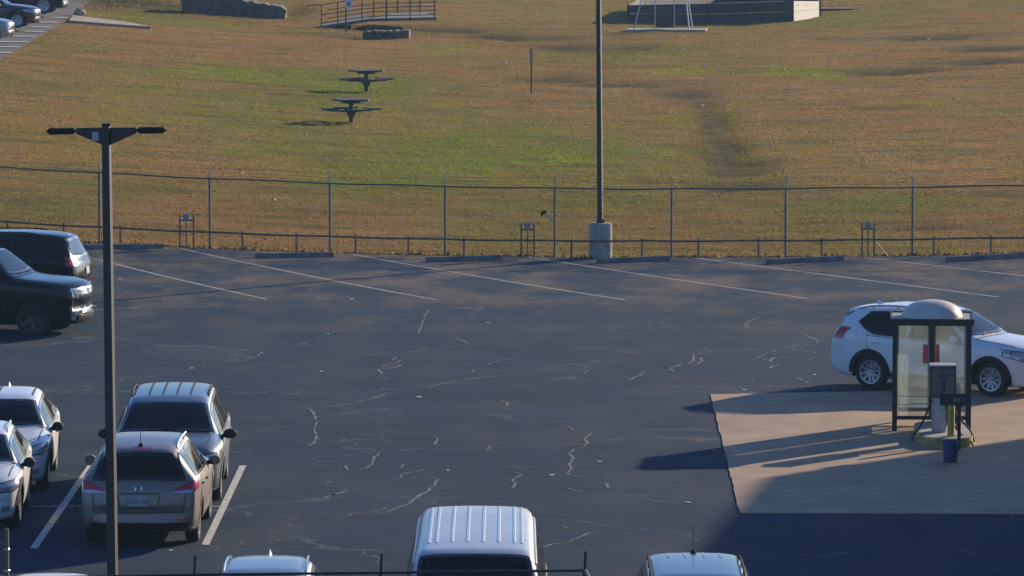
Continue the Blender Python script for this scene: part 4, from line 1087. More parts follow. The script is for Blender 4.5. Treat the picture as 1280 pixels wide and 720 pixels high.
# ------------------------------------------------------------------ shelter
fl, fr = G(1118, 541), G(1212, 543.5)
sx0 = fl.x; SW = fr.x-fl.x; sy = fl.y; SD = 1.45; SH = 2.14
t = thing('glass_shelter', (sx0, sy, PAD), 'small glass shelter with a dark frame and a pale domed roof', 'shelter', math.atan2(fr.y-fl.y, SW)*.3)
dk = principled('dark_bronze_frame', (.020, .018, .018), .45, .4)
for x in (0, SW):
    for y in (0, SD):
        b = B(); box(b, x-.045, x+.045, y-.045, y+.045, 0, SH-.13, .006); link('post', b, dk, t)
for y in (0, SD):
    b = B(); box(b, .046, SW-.046, y-.03, y+.03, .22, .29); link('bottom_rail', b, dk, t)
    b = B(); box(b, SW/2-.045, SW/2+.045, y-.035, y+.035, .291, SH-.132); link('mullion', b, dk, t)
    for k in (0, 1):
        b = B(); xa, xb = (.048, SW/2-.047) if k == 0 else (SW/2+.047, SW-.048)
        if y == 0: box(b, xa, xb, -.006, .006, .292, SH-.133); link('glass_pane', b, M['clear_glass'], t)
        else: box(b, xa, xb, y-.006, y+.006, .292, SH-.133); link('glass_pane', b, M['clear_glass'], t)
for x in (0, SW):
    b = B(); box(b, x-.03, x+.03, .046, SD-.046, .22, .29); link('bottom_rail', b, dk, t)
    b = B(); box(b, x-.006, x+.006, .05, SD-.05, .292, SH-.133); link('glass_pane', b, M['clear_glass'], t)
# aluminium stops that edge the panes
al = principled('pale_aluminium_edge', (.42, .44, .36), .4, .3)
b = B()
for y in (.038, SD-.075):
    for x in (.05, SW/2-.075, SW/2+.05, SW-.075): box(b, x, x+.025, y, y+.02, .292, SH-.134)
    box(b, .08, SW-.08, y+.004, y+.016, .50, .525)
link('pane_edges', b, al, t)
b = B(); o_ = .09
for (x0, x1, y0, y1) in ((-o_, SW+o_, -o_, -o_+.03), (-o_, SW+o_, SD+o_-.03, SD+o_), (-o_, -o_+.03, -o_+.031, SD+o_-.031), (SW+o_-.03, SW+o_, -o_+.031, SD+o_-.031)):
    box(b, x0, x1, y0, y1, SH-.128, SH+.0, .004)
fa = link('fascia', b, dk, t)
b = B(); box(b, -o_+.032, SW+o_-.032, -o_+.032, SD+o_-.032, SH-.06, SH-.025); roof = link('roof_pan', b, principled('pale_roof_pan', (.34, .31, .25), .7), t)
b = B(); n1, n2 = 24, 8
cx, cy, ra, rb, rh = SW/2, SD/2, SW/2-.12, SD/2-.10, .32
prev = None
for j in range(n2+1):
    th = math.pi/2*j/n2; k = math.cos(th)**.95 if j < n2 else .001
    cur = [b.verts.new((cx+math.copysign(abs(math.cos(a))**.85, math.cos(a))*ra*k, cy+math.copysign(abs(math.sin(a))**.85, math.sin(a))*rb*k, SH-.023+rh*math.sin(th))) for a in np.linspace(0, 2*math.pi, n1, endpoint=False)]
    if prev:
        for i in range(n1): b.faces.new((prev[i], prev[(i+1) % n1], cur[(i+1) % n1], cur[i]))
    prev = cur
b.faces.new(prev); link('roof_dome', b, principled('weathered_dome_plastic', (.60, .53, .45), .5, noise=.12, nscale=4), roof, True, 60)
pk = principled('pink_notice_paper', (.85, .06, .16), .7)
_t = pk.node_tree; _tr = _t.nodes.new('ShaderNodeBsdfTranslucent'); _tr.inputs['Color'].default_value = (.95, .10, .22, 1); _mx = _t.nodes.new('ShaderNodeMixShader'); _mx.inputs[0].default_value = .6
_t.links.new(_t.nodes['Principled BSDF'].outputs[0], _mx.inputs[1]); _t.links.new(_tr.outputs[0], _mx.inputs[2]); _t.links.new(_mx.outputs[0], _t.nodes['Material Output'].inputs['Surface'])
q = thing('notice', (sx0+SW/2, sy+.055, PAD), 'pink paper notice taped behind the shelter mullion', 'notice')
b = B(); box(b, -.165, .15, 0, .003, 1.28, 1.64); link('paper', b, pk, q)
q = thing('call_box', (sx0+SW-.17, sy-.06, PAD), 'small cream control box on the right post of the shelter', 'box')
b = B(); box(b, -.02, .10, -.05, .045, .40, .72, .01); cb = link('box', b, principled('cream_metal', (.50, .48, .36), .5), q, True)
b = B(); box(b, .02, .06, -.056, -.0505, .60, .68); box(b, .022, .058, -.056, -.0505, .47, .56); link('buttons', b, M['trim'], cb)
q = thing('waste_bag', (sx0+SW-.30, sy+.30, PAD), 'white plastic bag standing inside the shelter', 'bag')
b = B(); box(b, -.16, .14, -.14, .14, 0, .52, .05); link('stand', b, M['trim'], q)
b = B(); bmesh.ops.create_icosphere(b, subdivisions=3, radius=.17)
for v in b.verts:
    v.co = Vector((v.co.x*(1.1-.9*max(0, v.co.z)/.3), v.co.y, v.co.z*1.35)) + Vector((random.uniform(-.012, .012), random.uniform(-.012, .012), .75))
link('bag', b, principled('white_plastic', (.65, .65, .62), .4), q, True)

# pump island with machine
q = G(1179, 561); 
isl = thing('pump_island', (G(1179, 551).x, G(1179, 551).y, PAD), 'raised concrete island with a faded yellow painted rim beside the shelter', 'island')
b = B(); wI, dI = .51, 1.45; poly = []
for t_ in np.linspace(0, 2*math.pi, 40, endpoint=False):
    c_, s_ = math.cos(t_), math.sin(t_); poly.append((math.copysign(abs(c_)**.55, c_)*wI, math.copysign(abs(s_)**.55, s_)*dI))
prism(b, poly, -.03, .17)
link('kerb_rim', b, principled('faded_yellow_paint', (.36, .30, .09), .8, noise=.35, nscale=7), isl)
b = B(); prism(b, [(x*.93, y*.95) for x, y in poly], .171, .178); link('top_slab', b, M['concrete'], isl)
iz = PAD+.178; IX, IY = isl.location.x, isl.location.y
sT = 7200/(IY*math.cos(PITCH)+HC*math.sin(PITCH))
def ix(px): return (px-640)/sT
ma = thing('vending_machine', (ix(1175.5), IY-.35, iz), 'grey boxed air machine with two black hoses on a pale pedestal', 'machine')
b = B(); box(b, -.19, .07, -.14, .14, 0, .66, .02); link('pedestal', b, principled('pale_grey_paint', (.40, .42, .42), .5, noise=.15), ma, True)
b = B(); box(b, -.235, .245, -.20, .20, .662, 1.24, .012); cab = link('cabinet', b, principled('dark_navy_paint', (.03, .035, .05), .5), ma, True)
b = B(); box(b, -.20, .21, -.2065, -.2015, .69, 1.20); fp = link('front_panel', b, principled('tan_grey_panel', (.15, .125, .105), .6, noise=.2, nscale=9), cab)
b = B(); box(b, -.10, .06, -.213, -.207, 1.04, 1.10); box(b, .075, .11, -.213, -.207, 1.04, 1.11)
vs = [(-.02, 1.02), (.05, .98), (.06, .85), (.03, .76), (-.04, .73), (-.01, .84), (-.03, .95)]
f0 = [b.verts.new((x, -.2125, z)) for x, z in vs]; b.faces.new(f0)
link('panel_graphic', b, principled('dark_blue_graphic', (.02, .035, .07), .6), fp)
b = B(); vs = [(-.255, -.23), (.265, -.23), (.235, .23), (-.225, .23)]; prism(b, vs, 1.242, 1.27); link('cabinet_lid', b, principled('pale_lid', (.5, .46, .42), .5), cab)
for sx, pts_ in ((-1, [(-.2, -.16, .62), (-.28, -.2, .42), (-.42, -.28, .12), (-.56, -.34, -.02), (-.58, -.3, -.14)]), (1, [(.1, -.16, .6), (.2, -.25, .42), (.38, -.4, .2), (.52, -.5, .05), (.56, -.52, -.14)]), (1, [(.05, -.15, .55), (.12, -.3, .3), (.3, -.55, .0), (.45, -.75, -.04), (.50, -.98, -.14)])):
    b = B(); P_ = [Vector(p_) for p_ in pts_]; tube(b, [Vector(v) for v in chaikin(np.array([list(v) for v in P_]), 2)], .018, 6); link('hose', b, M['trim'], ma, True)
bo = thing('bollard', (ix(1183), IY-1.10, iz-.006), 'yellow steel bollard in front of the machine on the island', 'bollard')
b = B(); lathe(b, [(.066, -.1), (.066, .60), (.05, .64), (.001, .65)], 16); link('tube', b, principled('chipped_yellow_paint', (.45, .34, .05), .6, noise=.3, nscale=9), bo, True)
sg_ = thing('sign_stand', (ix(1189.5), G(1189, 565).y, PAD), 'black sign panel with red and white lettering on a dark post', 'sign')
b = B(); box(b, -.03, .03, -.03, .03, 0, 1.04); box(b, -.05, -.031, -.02, .02, .72, .78); box(b, -.05, -.031, -.02, .02, .58, .64); box(b, -.05, -.031, -.02, .02, .42, .48); link('post', b, dk, sg_)
b = B(); box(b, -.36, .145, -.06, -.032, .83, 1.05, .006); pn = link('sign_panel', b, principled('black_sign_face', (.012, .014, .02), .5), sg_)
text_mesh('lettering', '200 1', .10, principled('sign_white_lettering', (.30, .36, .40), .6), pn, (-.02, -.0615, .935), (math.pi/2, 0, 0), .001)
b = B(); box(b, -.27, -.20, -.0625, -.0605, .90, .97); link('red_mark', b, principled('sign_red_mark', (.25, .03, .05), .6), pn)
bn = thing('bucket', (G(1188, 580).x, G(1188, 580).y, PAD), 'blue plastic bucket standing before the pump island', 'bucket')
b = B(); lathe(b, [(.001, .01), (.125, .01), (.15, .36), (.158, .365), (.158, .39), (.148, .39), (.12, .04), (.001, .04)], 24); link('tub', b, principled('blue_plastic', (.012, .05, .14), .45, noise=.2), bn, True, 50)
b = B(); tube(b, [(.152*math.cos(a), .152*math.sin(a)*.35-.12, .36-.13*math.sin(a)) for a in np.linspace(0, math.pi, 12)], .006, 5); link('handle', b, M['galv'], bn)

# ------------------------------------------------------------------ field furniture
def picnic(loc, lab, rz):
    t = thing('picnic_table', loc, lab, 'picnic table', rz, 'picnic tables on the grass')
    mt = MATS.get('dark_green_coated_steel') or principled('dark_green_coated_steel', (.038, .046, .046), .7, .0)
    b = B(); lathe(b, [(.085, -.1), (.085, .66)], 12); lathe(b, [(.20, .38), (.16, .30), (.09, .16)], 12); link('pedestal', b, mt, t, True)
    b = B(); s_ = .58
    poly = [(s_, -.42), (s_, .42), (.42, s_), (-.42, s_), (-s_, .42), (-s_, -.42), (-.42, -s_), (.42, -s_)]
    prism(b, poly,   .745, .81); tp = link('tabletop', b, mt, t)
    b = B(); prism(b, [(x*.5, y*.5) for x, y in poly], .66, .744); link('support_plate', b, mt, tp)
    for k in range(4):
        a = math.pi/2*k
        c_, n_ = math.cos(a), math.sin(a)
        def w(x, y, z): return (x*c_-y*n_, x*n_+y*c_, z)
        b = B(); tube(b, [w(.05, 0, .36), w(.45, 0, .40), w(.80, 0, .42)], .038, 6); link('seat_arm', b, mt, t, True)
        b = B(); vs_ = [(.60, -.44), (.60, .44), (.99, .36), (.99, -.36)]
        prism(b, [w(x, y, 0)[:2] for x, y in vs_], .42, .485); link('seat', b, mt, t)
def P0(px, py): q = G(px, py); return (q.x, q.y, q.z+float(micro(np.array([q.x]), np.array([q.y]))[0]))
picnic(P0(439, 152.5), 'dark picnic table nearer the fence of the pair on the grass', R(20))
picnic(P0(458, 113.5), 'dark picnic table farther from the fence of the pair on the grass', R(28))
t = thing('sign_post', P0(664, 117.5), 'thin lone post with a narrow sign plate standing on the grass', 'sign post')
b = B(); box(b, -.025, .025, -.02, .02, -.1, 1.72); link('post', b, M['trim'], t)
b = B(); box(b, -.05, .05, -.034, -.022, 1.15, 1.74); link('sign_plate', b, principled('sign_back_aluminium', (.22, .22, .21), .5, .4), t)

# footbridge
fb = P0(400, 34); sS = 7200/(fb[1]); 
def bx(px): return (px-W0/2)/F*fb[1]*1.0
t = thing('footbridge', (0, fb[1], fb[2]), 'small footbridge with green pipe railings crossing a ditch', 'footbridge')
gp = principled('green_grey_pipe', (.05, .065, .06), .5, .3)
xa, xb, xc = bx(393), bx(463), bx(545)
b = B()
dk_ = [(xa, -.3, .02), (xb, .9, .36), (xc, 1.5, .40)]
wD = 5.5
for a, c in zip(dk_, dk_[1:]):
    vs = [b.verts.new(v) for v in ((a[0], a[1], a[2]), (c[0], c[1], c[2]), (c[0]-.6, c[1]+wD, c[2]), (a[0]+.8, a[1]+wD, a[2]))]
    lo = [b.verts.new(v.co - Vector((0, 0, .14))) for v in vs]
    b.faces.new(vs); b.faces.new(lo[::-1])
    for i in range(4): b.faces.new((vs[i], lo[i], lo[(i+1) % 4], vs[(i+1) % 4]))
link('deck', b, principled('weathered_deck_boards', (.17, .15, .13), .9, noise=.3, nscale=4, stretch=(6, .4, 1)), t)
def dz(x): return np.interp(x, [xa, xb, xc], [.02, .36, .40]), np.interp(x, [xa, xb, xc], [-.3, .9, 1.5])
near = [bx(v) for v in (402, 422, 452, 482.5, 512, 542.5)]
for i, x in enumerate(near):
    z, y = dz(x); b = B(); tube(b, [(x, y-.04, z-.14), (x, y-.04, z+1.02)], .030 if i != 3 else .045, 6); link('post', b, gp, t, True)
for hh in (1.0, .52, .12):
    b = B(); tube(b, [(x, dz(x)[1]-.04, dz(x)[0]+hh) for x in ([bx(383)] if hh == 1. else []) + near], .024, 6); link('railing', b, gp, t, True)
far = [bx(v) for v in (463, 493.5, 522)]
for x in far:
    z, y = dz(x); b = B(); tube(b, [(x, y+wD, z-.1), (x, y+wD, z+1.05)], .032, 6); link('post', b, gp, t, True)
for hh in (1.03, .5, .1):
    b = B(); tube(b, [(x, dz(x)[1]+wD, dz(x)[0]+hh) for x in [bx(405), bx(430)] + far + [bx(545)]], .022, 6); link('railing', b, gp, t, True)
# shadow-catching ditch is the ground itself; sign by the bridge
q = P0(432.5, 40)
t = thing('sign_post', q, 'white notice on a green post in front of the footbridge', 'sign')
b = B(); box(b, -.035, .035, -.03, .03, -.1, 1.62); link('post', b, gp, t)
b = B(); box(b, -.06, .30, -.05, -.031, 1.12, 1.50); sp_ = link('sign_plate', b, principled('white_sign_plate', (.55, .6, .62), .5), t)
b = B(); box(b, .06, .20, -.054, -.0505, 1.22, 1.38); link('sign_mark', b, principled('sign_blue_mark', (.12, .17, .25), .6), sp_)

# rock ledges
def ledge(name, lab, pts, h, dpt, h2=None):
    P_ = [P0(*p) for p in pts]; o0 = P_[0]
    t = thing(name, o0, lab, 'stone')
    b = B(); N_ = 26; rows = []
    for i in range(N_+1):
        f_ = i/N_*(len(P_)-1); k = min(int(f_), len(P_)-2); u_ = f_-k
        x = P_[k][0]*(1-u_)+P_[k+1][0]*u_-o0[0]; y = P_[k][1]*(1-u_)+P_[k+1][1]*u_-o0[1]; z = P_[k][2]*(1-u_)+P_[k+1][2]*u_-o0[2]
        hh = (h+((h2 or h)-h)*i/N_)*(.90+.2*random.random())*(1 if 0 < i < N_ else .85)
        rows.append([b.verts.new((x+random.uniform(-.05, .05), y+yy*dpt+random.uniform(-.06, .06), z+zz*hh)) for yy, zz in ((.03, -.25), (0, .35), (-.03, .8), (-.01, 1.), (.6, 1.02), (1, .9), (1.05, -.2))])
    for a, c in zip(rows, rows[1:]):
        for k in range(6): b.faces.new((a[k], c[k], c[k+1], a[k+1]))
    b.faces.new(rows[0]); b.faces.new(rows[-1][::-1])
    link('rock_face', b, M['stone'], t)
ledge('stone_ledge', 'long low stone ledge casting a dark shadow at the top of the field', [(226, 16), (290, 18.5), (357, 23.5)], 1.05, 2.2, .5)
ledge('stone_block', 'broken stone block lying in front of the footbridge', [(454, 47.5), (512, 48)], .36, 1.2)
q = P0(100, 20.5)
t = thing('boulder', q, 'pale round boulder beside the far road', 'stone')
b = B(); bmesh.ops.create_icosphere(b, subdivisions=3, radius=.28)
for v in b.verts: v.co = v.co*(1+.18*math.sin(v.co.x*13+v.co.y*9)*math.cos(v.co.z*11)); v.co.z = v.co.z*.8+.14
link('rock', b, principled('pale_boulder', (.42, .34, .24), .9, noise=.3, nscale=5), t, True)
b = B(); pl = [G(86, 27, .03), G(160, 33, .03), G(188, 34.5, .03), G(160, 29, .03), G(92, 20.5, .03)]
vs = [b.verts.new(v+Vector((0, 0, .06))) for v in pl]; lo = [b.verts.new(v-Vector((0, 0, .1))) for v in pl]
b.faces.new(vs)
for i in range(5): b.faces.new((vs[i], lo[i], lo[(i+1) % 5], vs[(i+1) % 5]))
structure('path', b, principled('pale_concrete_path', (.34, .27, .19), .9, noise=.15, nscale=2))

# board enclosure (top right)
pts = [(785, 26.5), (884, 28.5), (991, 26.5), (1025, 20.5)]
PW_ = [Vector(P0(*p)) for p in pts]
PW_ = [Vector((p.x, p.y, p.z)) for p in PW_]
ctr = Vector((PW_[0].x+4.3, PW_[0].y+13, 0))
bk = [Vector((PW_[3].x+.3, PW_[3].y+14, PW_[3].z)), Vector((PW_[0].x+6, PW_[0].y+24, PW_[0].z)), Vector((PW_[0].x+1.0, PW_[0].y+13, PW_[0].z))]
ringp = PW_ + bk
t = thing('board_enclosure', ringp[0], 'low enclosure of dark plank boards with a pale end panel', 'enclosure')
navy = principled('dark_navy_boards', (.022, .026, .032), .5, noise=.3, nscale=3, coat=.2)
pale = principled('pale_printed_boards', (.60, .54, .46), .6, noise=.08)
Hh = [.80, .95, .98, .74, .7, .7, .72]
for i in range(len(ringp)):
    a, c = ringp[i]-ringp[0], ringp[(i+1) % len(ringp)]-ringp[0]; d = (c-a); d.z = 0; L_ = d.length; d.normalize(); nn = Vector((-d.y, d.x, 0))
    a = a + d*.03; c = c - d*.03
    h0, h1 = Hh[i], Hh[(i+1) % len(ringp)]
    b = B()
    for lo, hi in ((-.05, .46), (.475, 1.)):
        vs = [b.verts.new(a+Vector((0, 0, h0*lo))), b.verts.new(c+Vector((0, 0, h1*lo))), b.verts.new(c+Vector((0, 0, h1*hi))), b.verts.new(a+Vector((0, 0, h0*hi)))]
        ws_ = [b.verts.new(v.co+nn*.05) for v in vs]
        b.faces.new(vs); b.faces.new(ws_[::-1])
        for k in range(4): b.faces.new((vs[k], ws_[k], ws_[(k+1) % 4], vs[(k+1) % 4]))
    pnl = link('panel', b, pale if i in (2, ) else navy, t)
    if i == 2:
        bb = B()
        for k, (u0, zz) in enumerate(((.12, .72), (.20, .70), (.42, .72), (.5, .70), (.54, .74), (.72, .76), (.8, .73))):
            q = a.lerp(c, u0) - nn*.006; hq = h0+(h1-h0)*u0
            e = d*.06; vs = [bb.verts.new(q+Vector((0, 0, hq*zz))), bb.verts.new(q+e+Vector((0, 0, hq*zz))), bb.verts.new(q+e+Vector((0, 0, hq*(zz+.11)))), bb.verts.new(q+Vector((0, 0, hq*(zz+.11))))]
            bb.faces.new(vs)
        link('printed_marks', bb, M['plate_ink'], pnl)
    if i in (0, 1, 6):
        bb = B(); q0, q1 = a.lerp(c, .28 if i == 0 else .1)+nn*.01, a.lerp(c, .9)+nn*.01
        vs = [bb.verts.new(q0+Vector((0, 0, h0*1.0+.003))), bb.verts.new(q1+Vector((0, 0, h1*1.0+.003))), bb.verts.new(q1+nn*.05+Vector((0, 0, h1+.012))), bb.verts.new(q0+nn*.05+Vector((0, 0, h0+.012)))]
        bb.faces.new(vs); link('cap_strip', bb, pale, pnl)
for i in (0, 1, 2, 3):
    q = ringp[i]-ringp[0]; b = B(); box(b, q.x-.05, q.x+.05, q.y-.06, q.y+.06, q.z-.1, q.z+Hh[i]+.04, .01); link('corner_post', b, navy, t)
q0, q1 = P0(1028, 12), P0(1070, 14)
t = thing('foam_mat', q0, 'faded red strip of matting lying beside the pale end panel', 'mat')
b = B(); box(b, -.1, (q1[0]-q0[0]), -.9, .9, .0, .10, .02); link('mat', b, principled('faded_red_vinyl', (.20, .06, .05), .7, noise=.2), t)

# steel frame with hanging board on a slab
q0, q1 = Vector(P0(781, 39.5)), Vector(P0(884, 41)); 
t = thing('steel_frame', q0, 'pale steel frame with a dark hanging board on a concrete slab', 'frame')
sl = (q1.x-q0.x)
b = B(); prism(b, [(0, 0), (sl, -.2), (sl+.14, 1.55), (.25, 1.7)], -.1, .10); link('slab', b, principled('tan_slab', (.40, .34, .25), .9, noise=.15), t)
wh = principled('galvanised_white_pipe', (.46, .46, .45), .45, .4)
def fx_(px): return (px-781)/103*sl
for pa, pb in (((793, .35), (806, .9)), ((863, .35), (858, .9)), ((868, .9), (860, 1.1))):
    b = B(); tube(b, [(fx_(pa[0]), pa[1], .1), (fx_(pb[0]), pb[1], 2.0)], .033, 7); link('leg', b, wh, t, True)
for px in (820, 844.5):
    b = B(); tube(b, [(fx_(px), .9, .1), (fx_(px), .9, 2.0)], .026, 7); link('upright', b, wh, t, True)
b = B(); tube(b, [(fx_(804), .95, 2.0), (fx_(862), .95, 2.0)], .033, 7); link('crossbeam', b, wh, t, True)
b = B(); box(b, fx_(821), fx_(843.5), .86, .90, .16, 1.15, .01); link('hanging_board', b, navy, t)

# litter
b = B()
for px, py in ((120, 40), (156, 46), (568, 70), (586, 16), (620, 80), (634, 81), (854, 64), (882, 84), (698, 76), (735, 120), (878, 132), (1046, 48), (1160, 50), (342, 253), (282, 204), (301, 219), (74, 155), (770, 117), (902, 245), (742, 170), (330, 303), (1137, 321), (1062, 36), (1191, 23), (600, 57), (500, 55), (672, 120), (860, 60), (1190, 200)):
    q = P0(px, py); 
    for _ in range(2):
        w = .06+.06*random.random(); a = random.random()*3
        vs = [b.verts.new((q[0]+w*math.cos(a+k*math.pi/2+random.uniform(-.3, .3))+_*.03, q[1]+w*math.sin(a+k*math.pi/2), q[2]+.05+random.random()*.09)) for k in range(4)]
        b.faces.new(vs)
tag(link('litter', b, principled('white_paper_scrap', (.6, .57, .5), .8)), 'scattered white paper scraps on the grass', 'litter', kind='stuff')
b = B()
for px, py in ((402, 466), (941, 478), (1018, 470), (440, 375), (890, 373), (665, 375), (610, 405), (524, 498), (560, 590), (690, 596), (750, 579), (460, 418), (150, 350), (205, 376), (240, 462), (860, 630), (214, 690), (1120, 375), (410, 419), (930, 489)):
    q = G(px, py); w = .03+.04*random.random(); a = random.random()*3
    b.faces.new([b.verts.new((q.x+w*math.cos(a+k*math.pi/2), q.y+w*1.4*math.sin(a+k*math.pi/2), q.z+.028+random.random()*.012)) for k in range(4)])
tag(link('litter', b, MATS['white_paper_scrap']), 'small pale scraps scattered on the asphalt', 'litter', kind='stuff')

# weeds along the asphalt edge
b = B()
for k in range(1800):
    x = random.uniform(-15, 14); y = YF-.32+random.gauss(.12, .12); z = float(hz(x, y)); h = abs(random.gauss(.03, .03))+.015; a = random.random()*6.3; w = .05
    dx, dy = math.cos(a)*w, math.sin(a)*w
    b.faces.new([b.verts.new((x-dx, y-dy, z-.02)), b.verts.new((x+dx, y+dy, z-.02)), b.verts.new((x+random.uniform(-.08, .08), y+random.uniform(-.08, .08), z+h))])
tag(link('weeds', b, principled('dark_dry_weeds', (.13, .09, .045), .9, noise=.4, nscale=5)), 'dark dry weeds and leaves along the asphalt edge', 'weeds', kind='stuff')

# ------------------------------------------------------------------ near fence
yn = 74.2
def Pn(px, py, y):
    u = (px-640)/F; v = (py-360)/F; cp, sp = math.cos(PITCH), math.sin(PITCH); tt = y/(cp-v*sp); return Vector((u*tt, y, HC+(-sp-v*cp)*tt))
t = thing('near_fence', (0, yn, 0), 'dark chain link fence running along the bottom edge in front of the van', 'fence')
rp = [Pn(-60, 724, yn), Pn(243, 718.5, yn), Pn(476, 716, yn), Pn(731, 713, yn)]
dkw = principled('dark_fence_pipe', (.02, .02, .022), .5, .3)
for q in rp:
    b = B(); tube(b, [(q.x, 0, -.1), (q.x, 0, q.z+.02)], .03, 8); po = link('post', b, dkw, t, True)
    b = B(); tube(b, [(q.x, 0, q.z+.021), (q.x+.01, .05, q.z+.24)], .02, 6); link('extension_arm', b, dkw, po, True)
b = B(); tube(b, [(q.x, 0, q.z) for q in rp], .018, 7); link('top_rail', b, dkw, t, True)
b = B(); xa, xb = rp[0].x, rp[-1].x; za, zb = rp[0].z, rp[-1].z
for sg in (1, -1):
    for x in np.arange(xa-2, xb+2, .066):
        x2 = x+sg*2.2; x0_, x1_ = x, x2; k0, k1 = 0., 1.
        lo_, hi_ = min(x, x2), max(x, x2)
        if lo_ < xa or hi_ > xb: continue
        tube(b, [(x, -.03+.002*sg, .03), (x2, -.03+.002*sg, za+(zb-za)*(x2-xa)/(xb-xa)-.005)], .0022, 3, caps=False)
link('chain_link_mesh', b, dkw, t)
for k in range(60):
    x = xa+.03+(xb-xa-.06)*k/59; z = za+(zb-za)*k/59
    if k == 0:
        b = B(); lathe(b, [(.019, -.006), (.023, 0), (.019, .006)], 8, 'x'); tie = link('wire_tie', b, M['galv'], t)
    else: tie = tie.copy(); C.objects.link(tie); tie.parent = t
    tie.location = (x, 0, z)
b = B(); q = rp[-1]; tube(b, [(q.x, 0, q.z), (q.x+.4, -6, q.z)], .024, 7); link('return_rail', b, dkw, t, True)
yg = 80.0
t = thing('fence_panel', (Pn(8, 661, yg).x, yg, 0), 'chain link gate end post with mesh at the bottom left edge', 'gate')
zt = Pn(8, 661, yg).z
b = B(); tube(b, [(0, 0, -.05), (0, 0, zt)], .036, 8); link('post', b, M['galv'], t, True)
b = B(); tube(b, [(-1.6, 0, zt-.03), (0, 0, zt-.03)], .022, 7); tube(b, [(-1.6, 0, .1), (0, 0, .1)], .02, 7); tube(b, [(-1.6, 0, -.05), (-1.6, 0, zt)], .036, 8); link('rail', b, dkw, t, True)
b = B()
for x in np.arange(-3.6, 0, .066):
    for sg in (1, -1):
        a = Vector((x if sg > 0 else x+0, .03+sg*.002, .08)); hgt_ = zt-.1; 
        x2 = x+hgt_ if sg > 0 else x-hgt_
        p0, p1 = (x, .08), (x2, zt-.03)
        # clip to the panel
        def at(xq): return p0[1]+(p1[1]-p0[1])*(xq-p0[0])/(p1[0]-p0[0])
        lo_, hi_ = max(min(p0[0], p1[0]), -1.6), min(max(p0[0], p1[0]), -.03)
        if hi_-lo_ < .05: continue
        tube(b, [(lo_, .03+sg*.002, at(lo_)), (hi_, .03+sg*.002, at(hi_))], .0022, 3, caps=False)
for x in np.arange(0, zt, .066):
    if x-zt > -.05: break
    p0, p1 = (x, .08), (x-(zt-.1), zt-.03)
    at2 = lambda xq: p0[1]+(p1[1]-p0[1])*(xq-p0[0])/(p1[0]-p0[0])
    lo_, hi_ = max(p1[0], -1.6), -.03
    if hi_-lo_ > .05: tube(b, [(lo_, .028, at2(lo_)), (hi_, .028, at2(hi_))], .0022, 3, caps=False)
link('chain_link_mesh', b, M['wire'], t)
for z in np.arange(.15, zt-.05, .3):
    b = B(); lathe(b, [(.04, z-.012), (.046, z), (.04, z+.012)], 10); link('tension_band', b, M['silver'], t)

# ------------------------------------------------------------------ building on the right that shades the lot
AZ = math.atan2(.65, .76); EL = R(16)
sd = Vector((math.sin(AZ), math.cos(AZ), 0))
c0 = G(947, 601); e1 = G(866, 690)
T = 30.0; Hb = T*math.tan(EL)
cor = c0 + sd*T; ed = (e1-c0); ed.z = 0; ed.normalize(); side = Vector((-ed.y, ed.x, 0))
if side.x < 0: side = -side
t = thing('school_building', (cor.x, cor.y, 0), 'two storey tan brick building beside the lot to the right, shading the concrete pad', 'building', math.atan2(ed.y, ed.x))
Lb, Db = 56., 26.
lf = 1 if Matrix.Rotation(math.atan2(ed.y, ed.x), 3, 'Z') @ Vector((0, 1, 0)) @ side > 0 else -1
b = B(); box(b, 0, Lb, *sorted((0, lf*Db)), 0, Hb-.3); wl = link('wall', b, principled('tan_brick', (.32, .24, .17), .9, noise=.2, nscale=3, bump=.3), t)
b = B(); box(b, -.0, Lb, *sorted((-lf*.0, lf*Db)), Hb-.299, Hb, ); link('parapet', b, M['concrete'], t)
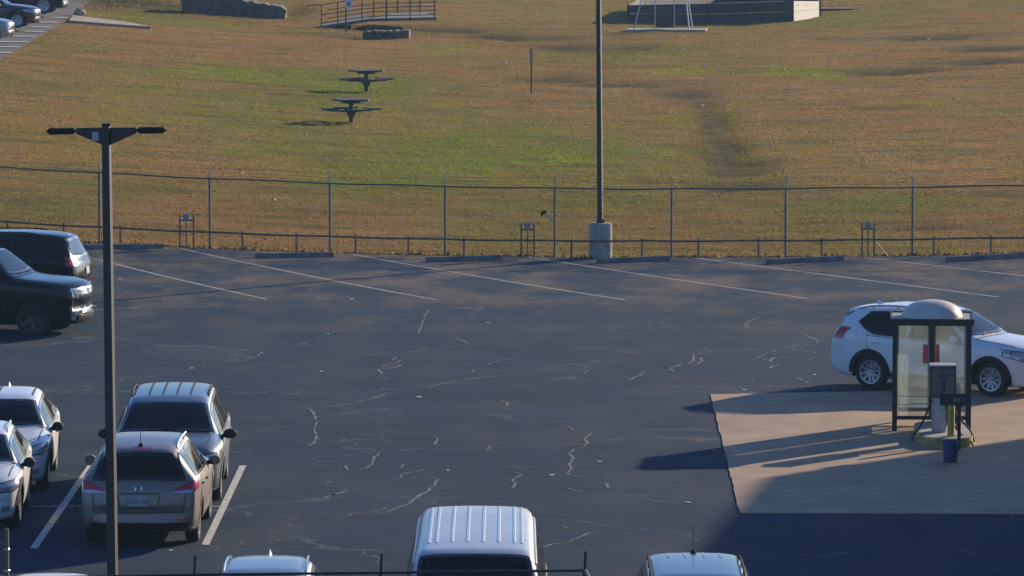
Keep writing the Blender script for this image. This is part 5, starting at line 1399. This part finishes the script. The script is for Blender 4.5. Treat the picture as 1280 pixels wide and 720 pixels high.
for fl_ in range(2):
    for k in range(10):
        b = B(); box(b, 2.5+k*5.1, 5.0+k*5.1, *sorted((-lf*.02, -lf*.06)), 1.2+fl_*3.9, 3.1+fl_*3.9); w_ = link('window', b, M['glass_dark'], t)
        b = B(); x0_ = 2.5+k*5.1; z0_ = 1.2+fl_*3.9
        for bb_ in ((x0_-.1, x0_, z0_-.1, z0_+2.), (x0_+2.5, x0_+2.6, z0_-.1, z0_+2.), (x0_+.001, x0_+2.499, z0_-.1, z0_), (x0_+.001, x0_+2.499, z0_+1.9, z0_+2.)): box(b, bb_[0], bb_[1], *sorted((-lf*.001, -lf*.1)), bb_[2], bb_[3])
        link('frame', b, M['black_metal'], w_)

# ------------------------------------------------------------------ air
b = B(); box(b, -130, 130, -20, 420, -4, 18)
hz_m = bpy.data.materials.new('pale_air'); hz_m.use_nodes = True; nt = hz_m.node_tree; nt.nodes.clear()
ho = nt.nodes.new('ShaderNodeOutputMaterial'); pv = nt.nodes.new('ShaderNodeVolumePrincipled'); pv.inputs['Color'].default_value = (.45, .72, 1., 1); pv.inputs['Density'].default_value = .00015; pv.inputs['Anisotropy'].default_value = .3
nt.links.new(pv.outputs[0], ho.inputs['Volume'])
tag(link('haze', b, hz_m), 'pale morning haze lying over the whole lot and field', 'haze', kind='stuff')

# ------------------------------------------------------------------ light
w = bpy.data.worlds.new('World'); scene.world = w; w.use_nodes = True; nt = w.node_tree
sky = nt.nodes.new('ShaderNodeTexSky'); sky.sky_type = 'NISHITA'; sky.sun_disc = False; sky.sun_elevation = EL; sky.sun_rotation = AZ; sky.altitude = 300; sky.air_density = 1.0; sky.dust_density = 1.0; sky.ozone_density = 4.
tint = nt.nodes.new('ShaderNodeMix'); tint.data_type = 'RGBA'; tint.blend_type = 'MULTIPLY'; tint.inputs[0].default_value = 1.; tint.inputs[7].default_value = (.76, .95, 1.26, 1)
nt.links.new(sky.outputs[0], tint.inputs[6]); nt.links.new(tint.outputs[2], nt.nodes['Background'].inputs['Color']); nt.nodes['Background'].inputs['Strength'].default_value = .105
sl_ = bpy.data.lights.new('sun', 'SUN'); sl_.energy = 5.0; sl_.angle = R(.53); sl_.color = (1., .82, .60)
so = bpy.data.objects.new('sun', sl_); C.objects.link(so)
dirv = Vector((math.sin(AZ)*math.cos(EL), math.cos(AZ)*math.cos(EL), math.sin(EL)))
so.rotation_euler = dirv.to_track_quat('Z', 'Y').to_euler(); so.location = (40, 60, 60)
vs_ = scene.view_settings; vs_.view_transform = 'Standard'; vs_.look = 'None'; vs_.exposure = .42; vs_.gamma = 1; vs_.use_curve_mapping = False
